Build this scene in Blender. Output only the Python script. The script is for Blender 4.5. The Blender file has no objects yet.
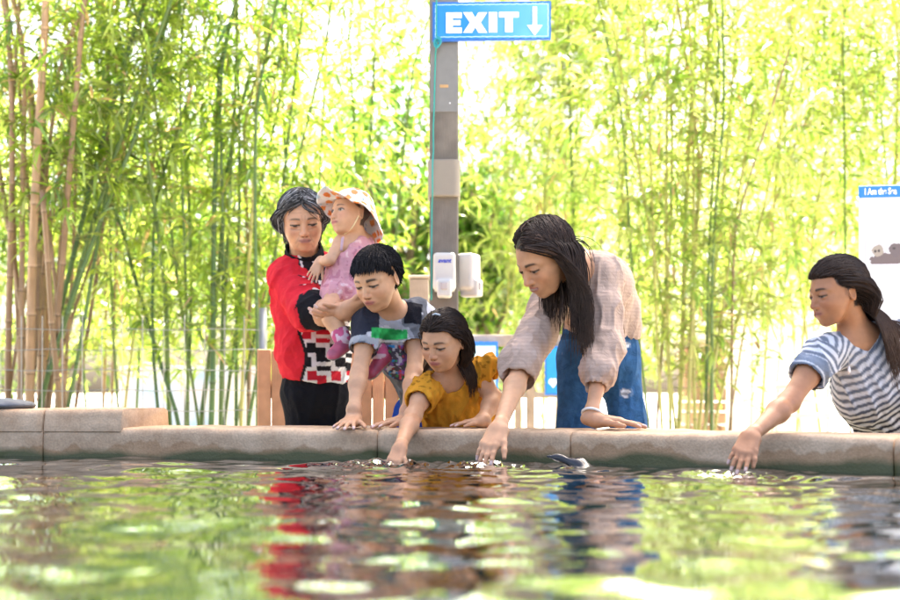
import bpy, math, random
import numpy as np
from mathutils import Vector, Matrix
rng = np.random.default_rng(7)
random.seed(7)
SC = bpy.context.scene
COLL = SC.collection
FPX, CAMZ, YH = 1250.0, 0.775, 392.0
WALLZ, WATERZ = 0.666, 0.575

def J(px, py, Y):
    """world point seen at photo pixel (px, py) at distance Y from the camera"""
    return np.array([(px - 450) / FPX * Y, Y, CAMZ - (py - YH) / FPX * Y])
A = lambda *v: np.array(v, float)
def unit(v):
    v = np.asarray(v, float); return v / (np.linalg.norm(v) + 1e-12)

# ------------------------------------------------------------------ noise
def _hash(i, j, k, s):
    h = (i * 374761393 + j * 668265263 + k * 2147483647 + s * 1274126177) & 0xffffffff
    h = ((h ^ (h >> 13)) * 1274126177) & 0xffffffff
    return ((h ^ (h >> 16)) & 0xffff) / 65535.0
def vnoise(p, s=0):
    p = np.asarray(p, float); i = np.floor(p).astype(np.int64); f = p - i; f = f * f * (3 - 2 * f)
    r = 0
    for a in (0, 1):
        wa = f[..., 0] if a else 1 - f[..., 0]
        for b in (0, 1):
            wb = f[..., 1] if b else 1 - f[..., 1]
            for c in (0, 1):
                wc = f[..., 2] if c else 1 - f[..., 2]
                r = r + wa * wb * wc * _hash(i[..., 0] + a, i[..., 1] + b, i[..., 2] + c, s)
    return r
def fbm(p, o=3, s=0):
    p = np.asarray(p, float); r = 0; a = .5
    for k in range(o):
        r = r + a * (vnoise(p * 2 ** k, s + k) - .5); a *= .5
    return r * 2

# ------------------------------------------------------------------ objects
def tag(o, label=None, cat=None, group=None, kind=None):
    if label: o['label'] = label
    if cat: o['category'] = cat
    if group: o['group'] = group
    if kind: o['kind'] = kind
    return o
def thing(name, label, cat, loc=(0, 0, 0), group=None):
    o = bpy.data.objects.new(name, None); COLL.objects.link(o)
    o.location = tuple(float(x) for x in loc); o.empty_display_size = .05
    return tag(o, label, cat, group)
def root_loc(o):
    p = np.zeros(3)
    while o is not None:
        p = p + np.array(o.location); o = o.parent
    return p
def mk(name, V, faces, mat, parent=None, col=None, smooth=True, loc=None):
    """V (n,3) world coordinates; faces: (m,4)/(m,3) array or list of lists"""
    V = np.asarray(V, float)
    me = bpy.data.meshes.new(name)
    off = root_loc(parent) if parent is not None else (np.zeros(3) if loc is None else np.asarray(loc, float))
    V = V - off
    if isinstance(faces, np.ndarray):
        m, k = faces.shape
        me.vertices.add(len(V)); me.vertices.foreach_set('co', V.astype(np.float32).ravel())
        me.loops.add(m * k); me.loops.foreach_set('vertex_index', faces.astype(np.int32).ravel())
        me.polygons.add(m)
        me.polygons.foreach_set('loop_start', np.arange(0, m * k, k, dtype=np.int32))
        me.polygons.foreach_set('loop_total', np.full(m, k, np.int32))
        me.update(calc_edges=True)
    else:
        me.from_pydata([tuple(v) for v in V], [], [tuple(f) for f in faces]); me.update()
    if smooth:
        me.polygons.foreach_set('use_smooth', np.ones(len(me.polygons), bool))
    if col is not None:
        c = np.asarray(col, float)
        if c.ndim == 1: c = np.tile(c, (len(V), 1))
        c4 = np.ones((len(V), 4), np.float32); c4[:, :3] = c[:, :3]
        at = me.color_attributes.new('Col', 'FLOAT_COLOR', 'POINT'); at.data.foreach_set('color', c4.ravel())
    if mat: me.materials.append(mat)
    o = bpy.data.objects.new(name, me); COLL.objects.link(o)
    if parent is not None: o.parent = parent
    elif loc is not None: o.location = tuple(float(x) for x in loc)
    return o

class MB:
    """collects simple solids into one mesh"""
    def __init__(s): s.v = []; s.f = []; s.c = []; s.n = 0
    def add(s, V, F, col=(1, 1, 1)):
        V = np.asarray(V, float); s.v.append(V); s.f += [[i + s.n for i in f] for f in F]
        c = np.asarray(col, float); s.c.append(np.tile(c, (len(V), 1)) if c.ndim == 1 else c); s.n += len(V)
    def box(s, lo, hi, col=(1, 1, 1), bev=0.0, R=None, o=None):
        lo = np.asarray(lo, float); hi = np.asarray(hi, float); b = min(bev, (hi - lo).min() * .45)
        if b <= 0:
            V = [[(lo, hi)[i][0], (lo, hi)[j][1], (lo, hi)[k][2]] for i in (0, 1) for j in (0, 1) for k in (0, 1)]
            F = [[0, 1, 3, 2], [4, 6, 7, 5], [0, 4, 5, 1], [2, 3, 7, 6], [0, 2, 6, 4], [1, 5, 7, 3]]
        else:
            V = []; idx = {}
            for i in (0, 1):
                for j in (0, 1):
                    for k in (0, 1):
                        c = np.array([(lo, hi)[i][0], (lo, hi)[j][1], (lo, hi)[k][2]])
                        sg = np.array([1 - 2 * i, 1 - 2 * j, 1 - 2 * k])
                        for ax in range(3):
                            m = np.ones(3); m[ax] = 0
                            idx[i, j, k, ax] = len(V); V.append(c + sg * b * m)
            F = []
            g = lambda t, ax: idx[t[0], t[1], t[2], ax]
            for ax in range(3):
                u, w = [a for a in range(3) if a != ax]
                for side in (0, 1):
                    q = []
                    for (p, r) in ((0, 0), (1, 0), (1, 1), (0, 1)):
                        t = [0, 0, 0]; t[ax] = side; t[u] = p; t[w] = r; q.append(g(t, ax))
                    F.append(q)
                for p in (0, 1):
                    for r in (0, 1):
                        t0 = [0, 0, 0]; t0[u] = p; t0[w] = r; t1 = list(t0); t1[ax] = 1
                        F.append([g(t0, u), g(t1, u), g(t1, w), g(t0, w)])
            for i in (0, 1):
                for j in (0, 1):
                    for k in (0, 1): F.append([idx[i, j, k, a] for a in range(3)])
        V = np.array(V)
        if R is not None: V = (V - o) @ np.asarray(R).T + o
        s.add(V, F, col)
    def prism(s, pts, y0, y1, col=(1, 1, 1), T=None):
        """polygon in (x, z), extruded from y0 to y1"""
        n = len(pts)
        V = np.array([[p[0], y0, p[1]] for p in pts] + [[p[0], y1, p[1]] for p in pts])
        F = [list(range(n)), list(range(2 * n - 1, n - 1, -1))] + [[i, i + n, (i + 1) % n + n, (i + 1) % n] for i in range(n)]
        s.add(V if T is None else T(V), F, col)
    def tube(s, pts, r, n=8, col=(1, 1, 1), cap=True):
        pts = np.asarray(pts, float); m = len(pts); r = np.broadcast_to(np.asarray(r, float), (m,))
        t = np.gradient(pts, axis=0); t /= np.linalg.norm(t, axis=1)[:, None] + 1e-12
        up = A(0, 0, 1) if abs(t[0][2]) < .9 else A(1, 0, 0)
        V = []; u = np.cross(up, t[0])
        for i in range(m):
            u = u - t[i] * u.dot(t[i]); u /= np.linalg.norm(u) + 1e-12; w = np.cross(t[i], u)
            for k in range(n):
                a = 2 * math.pi * k / n; V.append(pts[i] + r[i] * (math.cos(a) * u + math.sin(a) * w))
        F = [[i * n + k, i * n + (k + 1) % n, (i + 1) * n + (k + 1) % n, (i + 1) * n + k] for i in range(m - 1) for k in range(n)]
        if cap: F += [list(range(n))[::-1], list(range((m - 1) * n, m * n))]
        c = np.asarray(col, float)
        if c.ndim == 2: c = np.repeat(c, n, axis=0)
        s.add(V, F, c)
    def build(s, name, mat, parent=None, smooth=False, loc=None):
        o = mk(name, np.concatenate(s.v), s.f, mat, parent, np.concatenate(s.c), smooth, loc)
        return o

# ------------------------------------------------------------------ materials
def new_mat(name):
    m = bpy.data.materials.new(name); m.use_nodes = True; nt = m.node_tree; nt.nodes.clear()
    out = nt.nodes.new('ShaderNodeOutputMaterial'); return m, nt, out
def N(nt, typ, **kw):
    n = nt.nodes.new(typ)
    for k, v in kw.items():
        if k in n.inputs: n.inputs[k].default_value = v
        else: setattr(n, k, v)
    return n
def vary(nt, colsock, scale, amt, detail=4, coord='Object'):
    """multiply a colour by a noise between 1-amt and 1+amt"""
    tc = N(nt, 'ShaderNodeTexCoord'); nz = N(nt, 'ShaderNodeTexNoise', Scale=scale, Detail=detail)
    nt.links.new(tc.outputs[coord], nz.inputs['Vector'])
    mr = N(nt, 'ShaderNodeMapRange'); mr.inputs[1].default_value = .25; mr.inputs[2].default_value = .75
    mr.inputs[3].default_value = 1 - amt; mr.inputs[4].default_value = 1 + amt
    nt.links.new(nz.outputs['Fac'], mr.inputs[0])
    vm = N(nt, 'ShaderNodeVectorMath', operation='SCALE')
    nt.links.new(colsock, vm.inputs[0]); nt.links.new(mr.outputs[0], vm.inputs['Scale'])
    return vm.outputs[0], nz, tc
def attr_mat(name, rough=.6, amt=.12, scale=30, bump=0., bscale=200, sss=0., spec=.5, metal=0., sheen=0., stretch=None, coat=0., fold=0.):
    m, nt, out = new_mat(name)
    at = N(nt, 'ShaderNodeAttribute', attribute_name='Col')
    c, nz, tc = vary(nt, at.outputs['Color'], scale, amt)
    b = N(nt, 'ShaderNodeBsdfPrincipled', Roughness=rough, Metallic=metal)
    b.inputs['Specular IOR Level'].default_value = spec
    if coat: b.inputs['Coat Weight'].default_value = coat; b.inputs['Coat Roughness'].default_value = .15
    nt.links.new(c, b.inputs['Base Color'])
    if sss:
        b.inputs['Subsurface Weight'].default_value = sss; b.inputs['Subsurface Radius'].default_value = (1, .35, .2)
        b.inputs['Subsurface Scale'].default_value = .008
    if sheen: b.inputs['Sheen Weight'].default_value = sheen
    if bump:
        n2 = N(nt, 'ShaderNodeTexNoise', Scale=bscale, Detail=3)
        if stretch:
            mp = N(nt, 'ShaderNodeMapping'); mp.inputs['Scale'].default_value = stretch
            nt.links.new(tc.outputs['Object'], mp.inputs['Vector']); nt.links.new(mp.outputs[0], n2.inputs['Vector'])
        else: nt.links.new(tc.outputs['Object'], n2.inputs['Vector'])
        bp = N(nt, 'ShaderNodeBump', Strength=bump, Distance=.004)
        if fold:
            n3 = N(nt, 'ShaderNodeTexNoise', Scale=28, Detail=2, Distortion=1.2); nt.links.new(tc.outputs['Object'], n3.inputs['Vector'])
            b3 = N(nt, 'ShaderNodeBump', Strength=fold, Distance=.012); nt.links.new(n3.outputs['Fac'], b3.inputs['Height']); nt.links.new(b3.outputs[0], bp.inputs['Normal'])
        nt.links.new(n2.outputs['Fac'], bp.inputs['Height']); nt.links.new(bp.outputs[0], b.inputs['Normal'])
    nt.links.new(b.outputs[0], out.inputs['Surface'])
    return m
def leaf_mat(name, trans=.55, gloss=.06):
    m, nt, out = new_mat(name)
    at = N(nt, 'ShaderNodeAttribute', attribute_name='Col')
    c, nz, tc = vary(nt, at.outputs['Color'], 9, .25)
    d = N(nt, 'ShaderNodeBsdfDiffuse'); t = N(nt, 'ShaderNodeBsdfTranslucent'); g = N(nt, 'ShaderNodeBsdfGlossy', Roughness=.35)
    hs = N(nt, 'ShaderNodeHueSaturation', Saturation=1.08, Value=2.0)
    nt.links.new(c, d.inputs['Color']); nt.links.new(c, hs.inputs['Color']); nt.links.new(hs.outputs[0], t.inputs['Color'])
    mx = N(nt, 'ShaderNodeMixShader', Fac=trans); nt.links.new(d.outputs[0], mx.inputs[1]); nt.links.new(t.outputs[0], mx.inputs[2])
    m2 = N(nt, 'ShaderNodeMixShader', Fac=gloss); nt.links.new(mx.outputs[0], m2.inputs[1]); nt.links.new(g.outputs[0], m2.inputs[2])
    nt.links.new(m2.outputs[0], out.inputs['Surface'])
    return m

# ------------------------------------------------------------------ implicit surfaces
class Field:
    def __init__(s, lo, hi, h):
        s.lo = np.asarray(lo, float); s.h = h
        s.n = np.ceil((np.asarray(hi, float) - s.lo) / h).astype(int) + 1
        s.a = np.full(tuple(s.n), 1.0, np.float32)
    def block(s, lo, hi):
        i0 = np.clip(np.floor((lo - s.lo) / s.h).astype(int), 0, s.n); i1 = np.clip(np.ceil((hi - s.lo) / s.h).astype(int) + 1, 0, s.n)
        if (i1 <= i0).any(): return None
        ax = [(s.lo[k] + s.h * np.arange(i0[k], i1[k])).astype(np.float32) for k in range(3)]
        return tuple(slice(i0[k], i1[k]) for k in range(3)), ax[0][:, None, None], ax[1][None, :, None], ax[2][None, None, :]
    def put(s, fn, lo, hi, k=.01, mode='u'):
        m = abs(k) + 3 * s.h
        b = s.block(np.asarray(lo) - m, np.asarray(hi) + m)
        if b is None: return
        sl, X, Y, Z = b
        d = fn(X, Y, Z).astype(np.float32); a = s.a[sl]
        if mode == 'u':
            if k > 0:
                h = np.maximum(k - np.abs(a - d), 0) / k; s.a[sl] = np.minimum(a, d) - h * h * k * .25
            else: s.a[sl] = np.minimum(a, d)
        elif mode == 's':
            d = -d
            if k > 0:
                h = np.maximum(k - np.abs(a - d), 0) / k; s.a[sl] = np.maximum(a, d) + h * h * k * .25
            else: s.a[sl] = np.maximum(a, d)
    def cap(s, a, b, ra, rb=None, k=.01, mode='u'):
        rb = ra if rb is None else rb; a = np.asarray(a, float); b = np.asarray(b, float); ba = b - a; l2 = ba.dot(ba) + 1e-12; R = max(ra, rb)
        def fn(X, Y, Z):
            x, y, z = X - a[0], Y - a[1], Z - a[2]
            t = np.clip((x * ba[0] + y * ba[1] + z * ba[2]) / l2, 0, 1)
            return np.sqrt((x - t * ba[0]) ** 2 + (y - t * ba[1]) ** 2 + (z - t * ba[2]) ** 2) - (ra + (rb - ra) * t)
        s.put(fn, np.minimum(a, b) - R, np.maximum(a, b) + R, k, mode)
    def chain(s, pts, rad, k=.01, mode='u'):
        for i in range(len(pts) - 1): s.cap(pts[i], pts[i + 1], rad[i], rad[i + 1], k, mode)
    def ell(s, c, r, M=None, k=.01, mode='u'):
        c = np.asarray(c, float); r = np.asarray(r, float); M = np.eye(3) if M is None else np.asarray(M)
        ext = np.sqrt(((M * r[None, :]) ** 2).sum(1))
        def fn(X, Y, Z):
            x, y, z = X - c[0], Y - c[1], Z - c[2]; k0 = 0; k1 = 0
            for i in range(3):
                q = x * M[0, i] + y * M[1, i] + z * M[2, i]; k0 = k0 + (q / r[i]) ** 2; k1 = k1 + (q / r[i] ** 2) ** 2
            k0 = np.sqrt(k0); return k0 * (k0 - 1) / (np.sqrt(k1) + 1e-9)
        s.put(fn, c - ext, c + ext, k, mode)
    def ecap(s, a, b, side, va, vb, wa, wb, k=.02, mode='u'):
        """tapered tube of elliptical section: half-width v along side, half-depth w across it"""
        a = np.asarray(a, float); b = np.asarray(b, float); L = np.linalg.norm(b - a); u = (b - a) / L
        v = unit(np.asarray(side) - u * np.dot(side, u)); w = np.cross(u, v); R = max(va, vb, wa, wb)
        def fn(X, Y, Z):
            x, y, z = X - a[0], Y - a[1], Z - a[2]
            pu = x * u[0] + y * u[1] + z * u[2]; t = np.clip(pu / L, 0, 1); e = pu - t * L
            rv = va + (vb - va) * t; rw = wa + (wb - wa) * t
            q = np.sqrt(((x * v[0] + y * v[1] + z * v[2]) / rv) ** 2 + ((x * w[0] + y * w[1] + z * w[2]) / rw) ** 2 + (e / rw) ** 2)
            return (q - 1) * np.minimum(rv, rw)
        s.put(fn, np.minimum(a, b) - R, np.maximum(a, b) + R, k, mode)
    def loft(s, secs, side, off=0., k=.03, mode='u'):
        for (p, v, w), (q, v2, w2) in zip(secs[:-1], secs[1:]): s.ecap(p, q, side, v + off, v2 + off, w + off, w2 + off, k, mode)
    def plane_cut(s, p, n, k=.004):
        """remove everything on the +n side of the plane through p"""
        n = unit(n); X = (s.lo[0] + s.h * np.arange(s.n[0])).astype(np.float32)[:, None, None]
        Y = (s.lo[1] + s.h * np.arange(s.n[1])).astype(np.float32)[None, :, None]; Z = (s.lo[2] + s.h * np.arange(s.n[2])).astype(np.float32)[None, None, :]
        d = ((X - p[0]) * n[0] + (Y - p[1]) * n[1] + (Z - p[2]) * n[2]).astype(np.float32)
        s.a = np.maximum(s.a, d)
    def mesh(s):
        a = s.a; neg = a < 0
        # keep a one-cell border outside
        neg[0] = neg[-1] = False; neg[:, 0] = neg[:, -1] = False; neg[:, :, 0] = neg[:, :, -1] = False
        c = np.zeros(tuple(s.n - 1), np.uint8)
        for i in (0, 1):
            for j in (0, 1):
                for k in (0, 1):
                    c += neg[i:s.n[0] - 1 + i, j:s.n[1] - 1 + j, k:s.n[2] - 1 + k]
        act = (c > 0) & (c < 8); ijk = np.argwhere(act); n = len(ijk)
        idx = np.full(tuple(s.n - 1), -1, np.int32); idx[act] = np.arange(n)
        acc = np.zeros((n, 3)); cnt = np.zeros(n)
        offs = [(0, 0, 0), (1, 0, 0), (0, 1, 0), (1, 1, 0), (0, 0, 1), (1, 0, 1), (0, 1, 1), (1, 1, 1)]
        val = [a[ijk[:, 0] + o[0], ijk[:, 1] + o[1], ijk[:, 2] + o[2]].astype(float) for o in offs]
        sg = [neg[ijk[:, 0] + o[0], ijk[:, 1] + o[1], ijk[:, 2] + o[2]] for o in offs]
        for e0, e1 in ((0, 1), (2, 3), (4, 5), (6, 7), (0, 2), (1, 3), (4, 6), (5, 7), (0, 4), (1, 5), (2, 6), (3, 7)):
            m = sg[e0] != sg[e1]; d = val[e0] - val[e1]; t = np.where(np.abs(d) > 1e-9, val[e0] / np.where(np.abs(d) > 1e-9, d, 1), .5); t = np.clip(t, 0, 1)
            p = np.array(offs[e0], float)[None] * (1 - t[:, None]) + np.array(offs[e1], float)[None] * t[:, None]
            acc[m] += p[m]; cnt[m] += 1
        V = s.lo + s.h * (ijk + acc / np.maximum(cnt, 1)[:, None])
        Fs = []
        for ax in range(3):
            o1 = [slice(None)] * 3; o2 = [slice(None)] * 3; o1[ax] = slice(0, -1); o2[ax] = slice(1, None)
            ch = neg[tuple(o1)] != neg[tuple(o2)]; e = np.argwhere(ch); inside = neg[tuple(o1)][ch]
            u, w = [(1, 2), (2, 0), (0, 1)][ax]
            ok = (e[:, u] > 0) & (e[:, w] > 0); e = e[ok]; inside = inside[ok]
            du = np.zeros(3, int); du[u] = 1; dw = np.zeros(3, int); dw[w] = 1
            g = lambda q: idx[q[:, 0], q[:, 1], q[:, 2]]
            q = np.stack([g(e - du - dw), g(e - dw), g(e), g(e - du)], 1)
            q[~inside] = q[~inside][:, ::-1]; Fs.append(q)
        Fq = np.concatenate(Fs); Fq = Fq[(Fq >= 0).all(1)]
        return V, Fq
def vnormals(V, Fq):
    fn = np.cross(V[Fq[:, 2]] - V[Fq[:, 0]], V[Fq[:, 3 if Fq.shape[1] == 4 else 1]] - V[Fq[:, 1 if Fq.shape[1] == 4 else 0]])
    n = np.zeros_like(V)
    for k in range(Fq.shape[1]):
        for c in range(3): n[:, c] += np.bincount(Fq[:, k], fn[:, c], len(V))
    return n / (np.linalg.norm(n, axis=1)[:, None] + 1e-12)
def relax(V, Fq, it=1, w=.5):
    n = len(V)
    for _ in range(it):
        s = np.zeros_like(V); c = np.zeros(n)
        for k in range(4):
            a = Fq[:, k]; b = Fq[:, (k + 1) % 4]
            for x, y in ((a, b), (b, a)):
                for d in range(3): s[:, d] += np.bincount(x, V[y, d], n)
                c += np.bincount(x, minlength=n)
        V = V * (1 - w) + w * s / np.maximum(c, 1)[:, None]
    return V
# ================================================================== materials of the setting
M_wood = attr_mat('weathered_wood', .75, .22, 14, .35, 40, stretch=(6, 6, .6), spec=.2)
M_paint = attr_mat('painted_surface', .45, .05, 12, .05, 150)
M_plastic = attr_mat('moulded_plastic', .35, .03, 10)
M_metal = attr_mat('dull_metal', .45, .08, 30, metal=.6)
M_stone = attr_mat('rough_stone', .8, .25, 12, .6, 40)
M_cord = attr_mat('woven_cord', .8, .15, 300)
M_culm = attr_mat('bamboo_culm', .38, .2, 10, .1, 60, stretch=(1, 1, .1))
M_leaf = leaf_mat('bamboo_leaf')

def concrete():
    m, nt, out = new_mat('pool_concrete')
    tc = N(nt, 'ShaderNodeTexCoord'); L = nt.links.new
    n1 = N(nt, 'ShaderNodeTexNoise', Scale=7, Detail=8, Roughness=.65); L(tc.outputs['Object'], n1.inputs['Vector'])
    r1 = N(nt, 'ShaderNodeValToRGB'); L(n1.outputs['Fac'], r1.inputs[0])
    r1.color_ramp.elements[0].position = .3; r1.color_ramp.elements[0].color = (.40, .25, .14, 1)
    r1.color_ramp.elements[1].position = .7; r1.color_ramp.elements[1].color = (.64, .455, .295, 1)
    n2 = N(nt, 'ShaderNodeTexNoise', Scale=160, Detail=4); L(tc.outputs['Object'], n2.inputs['Vector'])
    mr2 = N(nt, 'ShaderNodeMapRange'); L(n2.outputs['Fac'], mr2.inputs[0]); mr2.inputs[1].default_value = .3; mr2.inputs[2].default_value = .7; mr2.inputs[3].default_value = .87; mr2.inputs[4].default_value = 1.10
    sc = N(nt, 'ShaderNodeVectorMath', operation='SCALE'); L(r1.outputs[0], sc.inputs[0]); L(mr2.outputs[0], sc.inputs['Scale'])
    # damp stain with a wandering upper edge
    sx = N(nt, 'ShaderNodeSeparateXYZ'); L(tc.outputs['Object'], sx.inputs[0])
    mp = N(nt, 'ShaderNodeMapping'); mp.inputs['Scale'].default_value = (5.5, 5.5, 1); L(tc.outputs['Object'], mp.inputs[0])
    n3 = N(nt, 'ShaderNodeTexNoise', Scale=1, Detail=4); L(mp.outputs[0], n3.inputs['Vector'])
    lvl = N(nt, 'ShaderNodeMath', operation='MULTIPLY_ADD'); L(n3.outputs['Fac'], lvl.inputs[0]); lvl.inputs[1].default_value = .26; lvl.inputs[2].default_value = WATERZ - .095
    df = N(nt, 'ShaderNodeMath', operation='SUBTRACT'); L(lvl.outputs[0], df.inputs[0]); L(sx.outputs['Z'], df.inputs[1])
    st = N(nt, 'ShaderNodeMapRange'); L(df.outputs[0], st.inputs[0]); st.inputs[1].default_value = -.004; st.inputs[2].default_value = .006
    st.interpolation_type = 'SMOOTHSTEP'
    mx = N(nt, 'ShaderNodeMix', data_type='RGBA', blend_type='MULTIPLY'); L(st.outputs[0], mx.inputs['Factor']); L(sc.outputs[0], mx.inputs['A']); mx.inputs['B'].default_value = (.74, .66, .57, 1)
    # green algae just over the water
    n4 = N(nt, 'ShaderNodeTexNoise', Scale=3.2, Detail=5); L(tc.outputs['Object'], n4.inputs['Vector'])
    al = N(nt, 'ShaderNodeMath', operation='MULTIPLY_ADD'); L(n4.outputs['Fac'], al.inputs[0]); al.inputs[1].default_value = .11; al.inputs[2].default_value = WATERZ - .03
    d2 = N(nt, 'ShaderNodeMath', operation='SUBTRACT'); L(al.outputs[0], d2.inputs[0]); L(sx.outputs['Z'], d2.inputs[1])
    s2 = N(nt, 'ShaderNodeMapRange'); L(d2.outputs[0], s2.inputs[0]); s2.inputs[1].default_value = -.008; s2.inputs[2].default_value = .012
    m2 = N(nt, 'ShaderNodeMix', data_type='RGBA'); L(s2.outputs[0], m2.inputs['Factor']); L(mx.outputs['Result'], m2.inputs['A']); m2.inputs['B'].default_value = (.085, .085, .035, 1)
    b = N(nt, 'ShaderNodeBsdfPrincipled', Roughness=.7); b.inputs['Specular IOR Level'].default_value = .25; L(m2.outputs['Result'], b.inputs['Base Color'])
    rr = N(nt, 'ShaderNodeMapRange'); L(st.outputs[0], rr.inputs[0]); rr.inputs[3].default_value = .8; rr.inputs[4].default_value = .38; L(rr.outputs[0], b.inputs['Roughness'])
    bp = N(nt, 'ShaderNodeBump', Strength=.5, Distance=.003); L(n2.outputs['Fac'], bp.inputs['Height']); L(bp.outputs[0], b.inputs['Normal'])
    L(b.outputs[0], out.inputs['Surface']); return m
M_conc = concrete()

def ground_mat():
    m, nt, out = new_mat('pale_paving')
    tc = N(nt, 'ShaderNodeTexCoord'); L = nt.links.new
    n1 = N(nt, 'ShaderNodeTexNoise', Scale=1.2, Detail=8); L(tc.outputs['Object'], n1.inputs['Vector'])
    r1 = N(nt, 'ShaderNodeValToRGB'); L(n1.outputs['Fac'], r1.inputs[0])
    r1.color_ramp.elements[0].position = .3; r1.color_ramp.elements[0].color = (.40, .35, .28, 1)
    r1.color_ramp.elements[1].position = .7; r1.color_ramp.elements[1].color = (.6, .55, .46, 1)
    b = N(nt, 'ShaderNodeBsdfPrincipled', Roughness=.9); L(r1.outputs[0], b.inputs['Base Color']); L(b.outputs[0], out.inputs['Surface']); return m
def water_mat():
    m, nt, out = new_mat('pool_water'); L = nt.links.new
    tc = N(nt, 'ShaderNodeTexCoord'); n1 = N(nt, 'ShaderNodeTexNoise', Scale=1.6, Detail=3); L(tc.outputs['Object'], n1.inputs['Vector'])
    r1 = N(nt, 'ShaderNodeValToRGB'); L(n1.outputs['Fac'], r1.inputs[0])
    r1.color_ramp.elements[0].color = (.004, .020, .026, 1); r1.color_ramp.elements[1].color = (.010, .026, .018, 1)
    b = N(nt, 'ShaderNodeBsdfPrincipled', Roughness=.025, IOR=1.333); L(r1.outputs[0], b.inputs['Base Color'])
    n2 = N(nt, 'ShaderNodeTexNoise', Scale=26, Detail=3); L(tc.outputs['Object'], n2.inputs['Vector'])
    bp = N(nt, 'ShaderNodeBump', Strength=.12, Distance=.004); L(n2.outputs['Fac'], bp.inputs['Height']); L(bp.outputs[0], b.inputs['Normal'])
    g = N(nt, 'ShaderNodeBsdfGlossy', Roughness=.025); L(bp.outputs[0], g.inputs['Normal'])
    lw = N(nt, 'ShaderNodeFresnel', IOR=1.333); L(bp.outputs[0], lw.inputs['Normal'])
    mm = N(nt, 'ShaderNodeMath', operation='MULTIPLY_ADD'); L(lw.outputs[0], mm.inputs[0]); mm.inputs[1].default_value = .6; mm.inputs[2].default_value = .62
    ms = N(nt, 'ShaderNodeMixShader'); L(mm.outputs[0], ms.inputs[0]); L(b.outputs[0], ms.inputs[1]); L(g.outputs[0], ms.inputs[2])
    L(ms.outputs[0], out.inputs['Surface']); return m

# ================================================================== ground
V = np.array([[-400, -400, 0], [400, -400, 0], [400, 400, 0], [-400, 400, 0]], float)
tag(mk('ground', V, [[0, 1, 2, 3]], ground_mat(), smooth=False), kind='structure')

# ================================================================== pool wall
PATH = [(-4.6, 1.0), (-4.2, 3.0), (-3.2, 3.82), (-2.2, 3.9), (-1.386, 3.85), (-.912, 3.8), (-.211, 3.66), (.336, 3.5), (.702, 3.26), (1.109, 3.06), (1.55, 2.7), (2.0, 2.0), (2.25, 1.0), (2.3, -2.0), (0, -3.2), (-3.0, -2.6), (-4.6, 1.0)]
def smooth_path(P_, n=14):
    P_ = np.array(P_, float); out = []
    for i in range(len(P_) - 1):
        p0 = P_[i - 1] if i > 0 else P_[-2]; p1, p2 = P_[i], P_[i + 1]; p3 = P_[i + 2] if i + 2 < len(P_) else P_[1]
        for t in np.linspace(0, 1, n, endpoint=False):
            out.append(.5 * ((2 * p1) + (-p0 + p2) * t + (2 * p0 - 5 * p1 + 4 * p2 - p3) * t * t + (-p0 + 3 * p1 - 3 * p2 + p3) * t ** 3))
    return np.array(out)
WP = smooth_path(PATH)
def wall_front(x):
    """distance of the wall's water face at a given world x (front stretch)"""
    m = WP[:, 1] > 2.0; o = np.argsort(WP[m, 0]); return float(np.interp(x, WP[m, 0][o], WP[m, 1][o]))
pool_wall = thing('pool_wall', 'low tan concrete pool wall with damp stains along the water', 'wall', (0, 3.6, 0))
def wall_block(path, top, width, name='coping_block', seed=0, endslope=0.0):
    """rounded concrete length along a plan path (front face on the path, body behind)"""
    path = np.asarray(path, float)
    d = np.linalg.norm(np.diff(path, axis=0), axis=1); s = np.concatenate([[0], np.cumsum(d)]); L = s[-1]; n = max(int(L / .018), 6)
    t = np.linspace(0, L, n); px = np.interp(t, s, path[:, 0]); py = np.interp(t, s, path[:, 1])
    tx, ty = np.gradient(px), np.gradient(py); l = np.hypot(tx, ty); nx, ny = -ty / l, tx / l      # away from the water
    prof = [(0, .0), (0, .2), (0, .4), (0, .5)]
    prof = [(0.0, 0.0), (0, .35), (0, .5)] + [(0, z) for z in np.linspace(.52, top - .02, 10)] + [(.004, top - .008), (.012, top - .002)] + [(w, top) for w in np.linspace(.025, width - .025, 8)] + [(width - .008, top - .003), (width, top - .018), (width, .4), (width, 0)]
    prof = np.array(prof); m = len(prof)
    V = np.zeros((n, m, 3)); V[:, :, 0] = px[:, None] + nx[:, None] * prof[None, :, 0]; V[:, :, 1] = py[:, None] + ny[:, None] * prof[None, :, 0]; V[:, :, 2] = prof[None, :, 1]
    V = V.reshape(-1, 3); q = V * 7
    dz = fbm(q, 3, 3 + seed) * .010; V[:, 1] += dz; V[:, 2] += np.where(V[:, 2] > .6, fbm(q * 1.7, 2, 9 + seed) * .007, 0)
    V[:, 1] += fbm(V * 45, 2, 5) * .003
    V = V.reshape(n, m, 3)
    for e, sg in ((0, 1), (-1, -1)):        # soften the ends into a joint
        V[e, :, 2] -= .006 * (prof[:, 1] > .6)
    V = V.reshape(-1, 3)
    F = [[i * m + j, (i + 1) * m + j, (i + 1) * m + j + 1, i * m + j + 1] for i in range(n - 1) for j in range(m - 1)]
    F += [list(range(m)), list(range((n - 1) * m, n * m))[::-1]]
    return mk(name, V, F, M_conc, pool_wall)
def cut(x0, x1):
    m = (WP[:, 1] > 2.0); Q = WP[m]; Q = Q[np.argsort(Q[:, 0])]; xs = np.concatenate([[x0], Q[(Q[:, 0] > x0) & (Q[:, 0] < x1)][:, 0], [x1]])
    return np.stack([xs, np.interp(xs, Q[:, 0], Q[:, 1])], 1)
g_ = .0035
seams = [-2.6, -1.25, -.213, .337, 1.09, 1.9]
for i in range(len(seams) - 1):
    wall_block(cut(seams[i] + g_ / 2, seams[i + 1] - g_ / 2), WALLZ, .3, seed=i)
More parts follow.
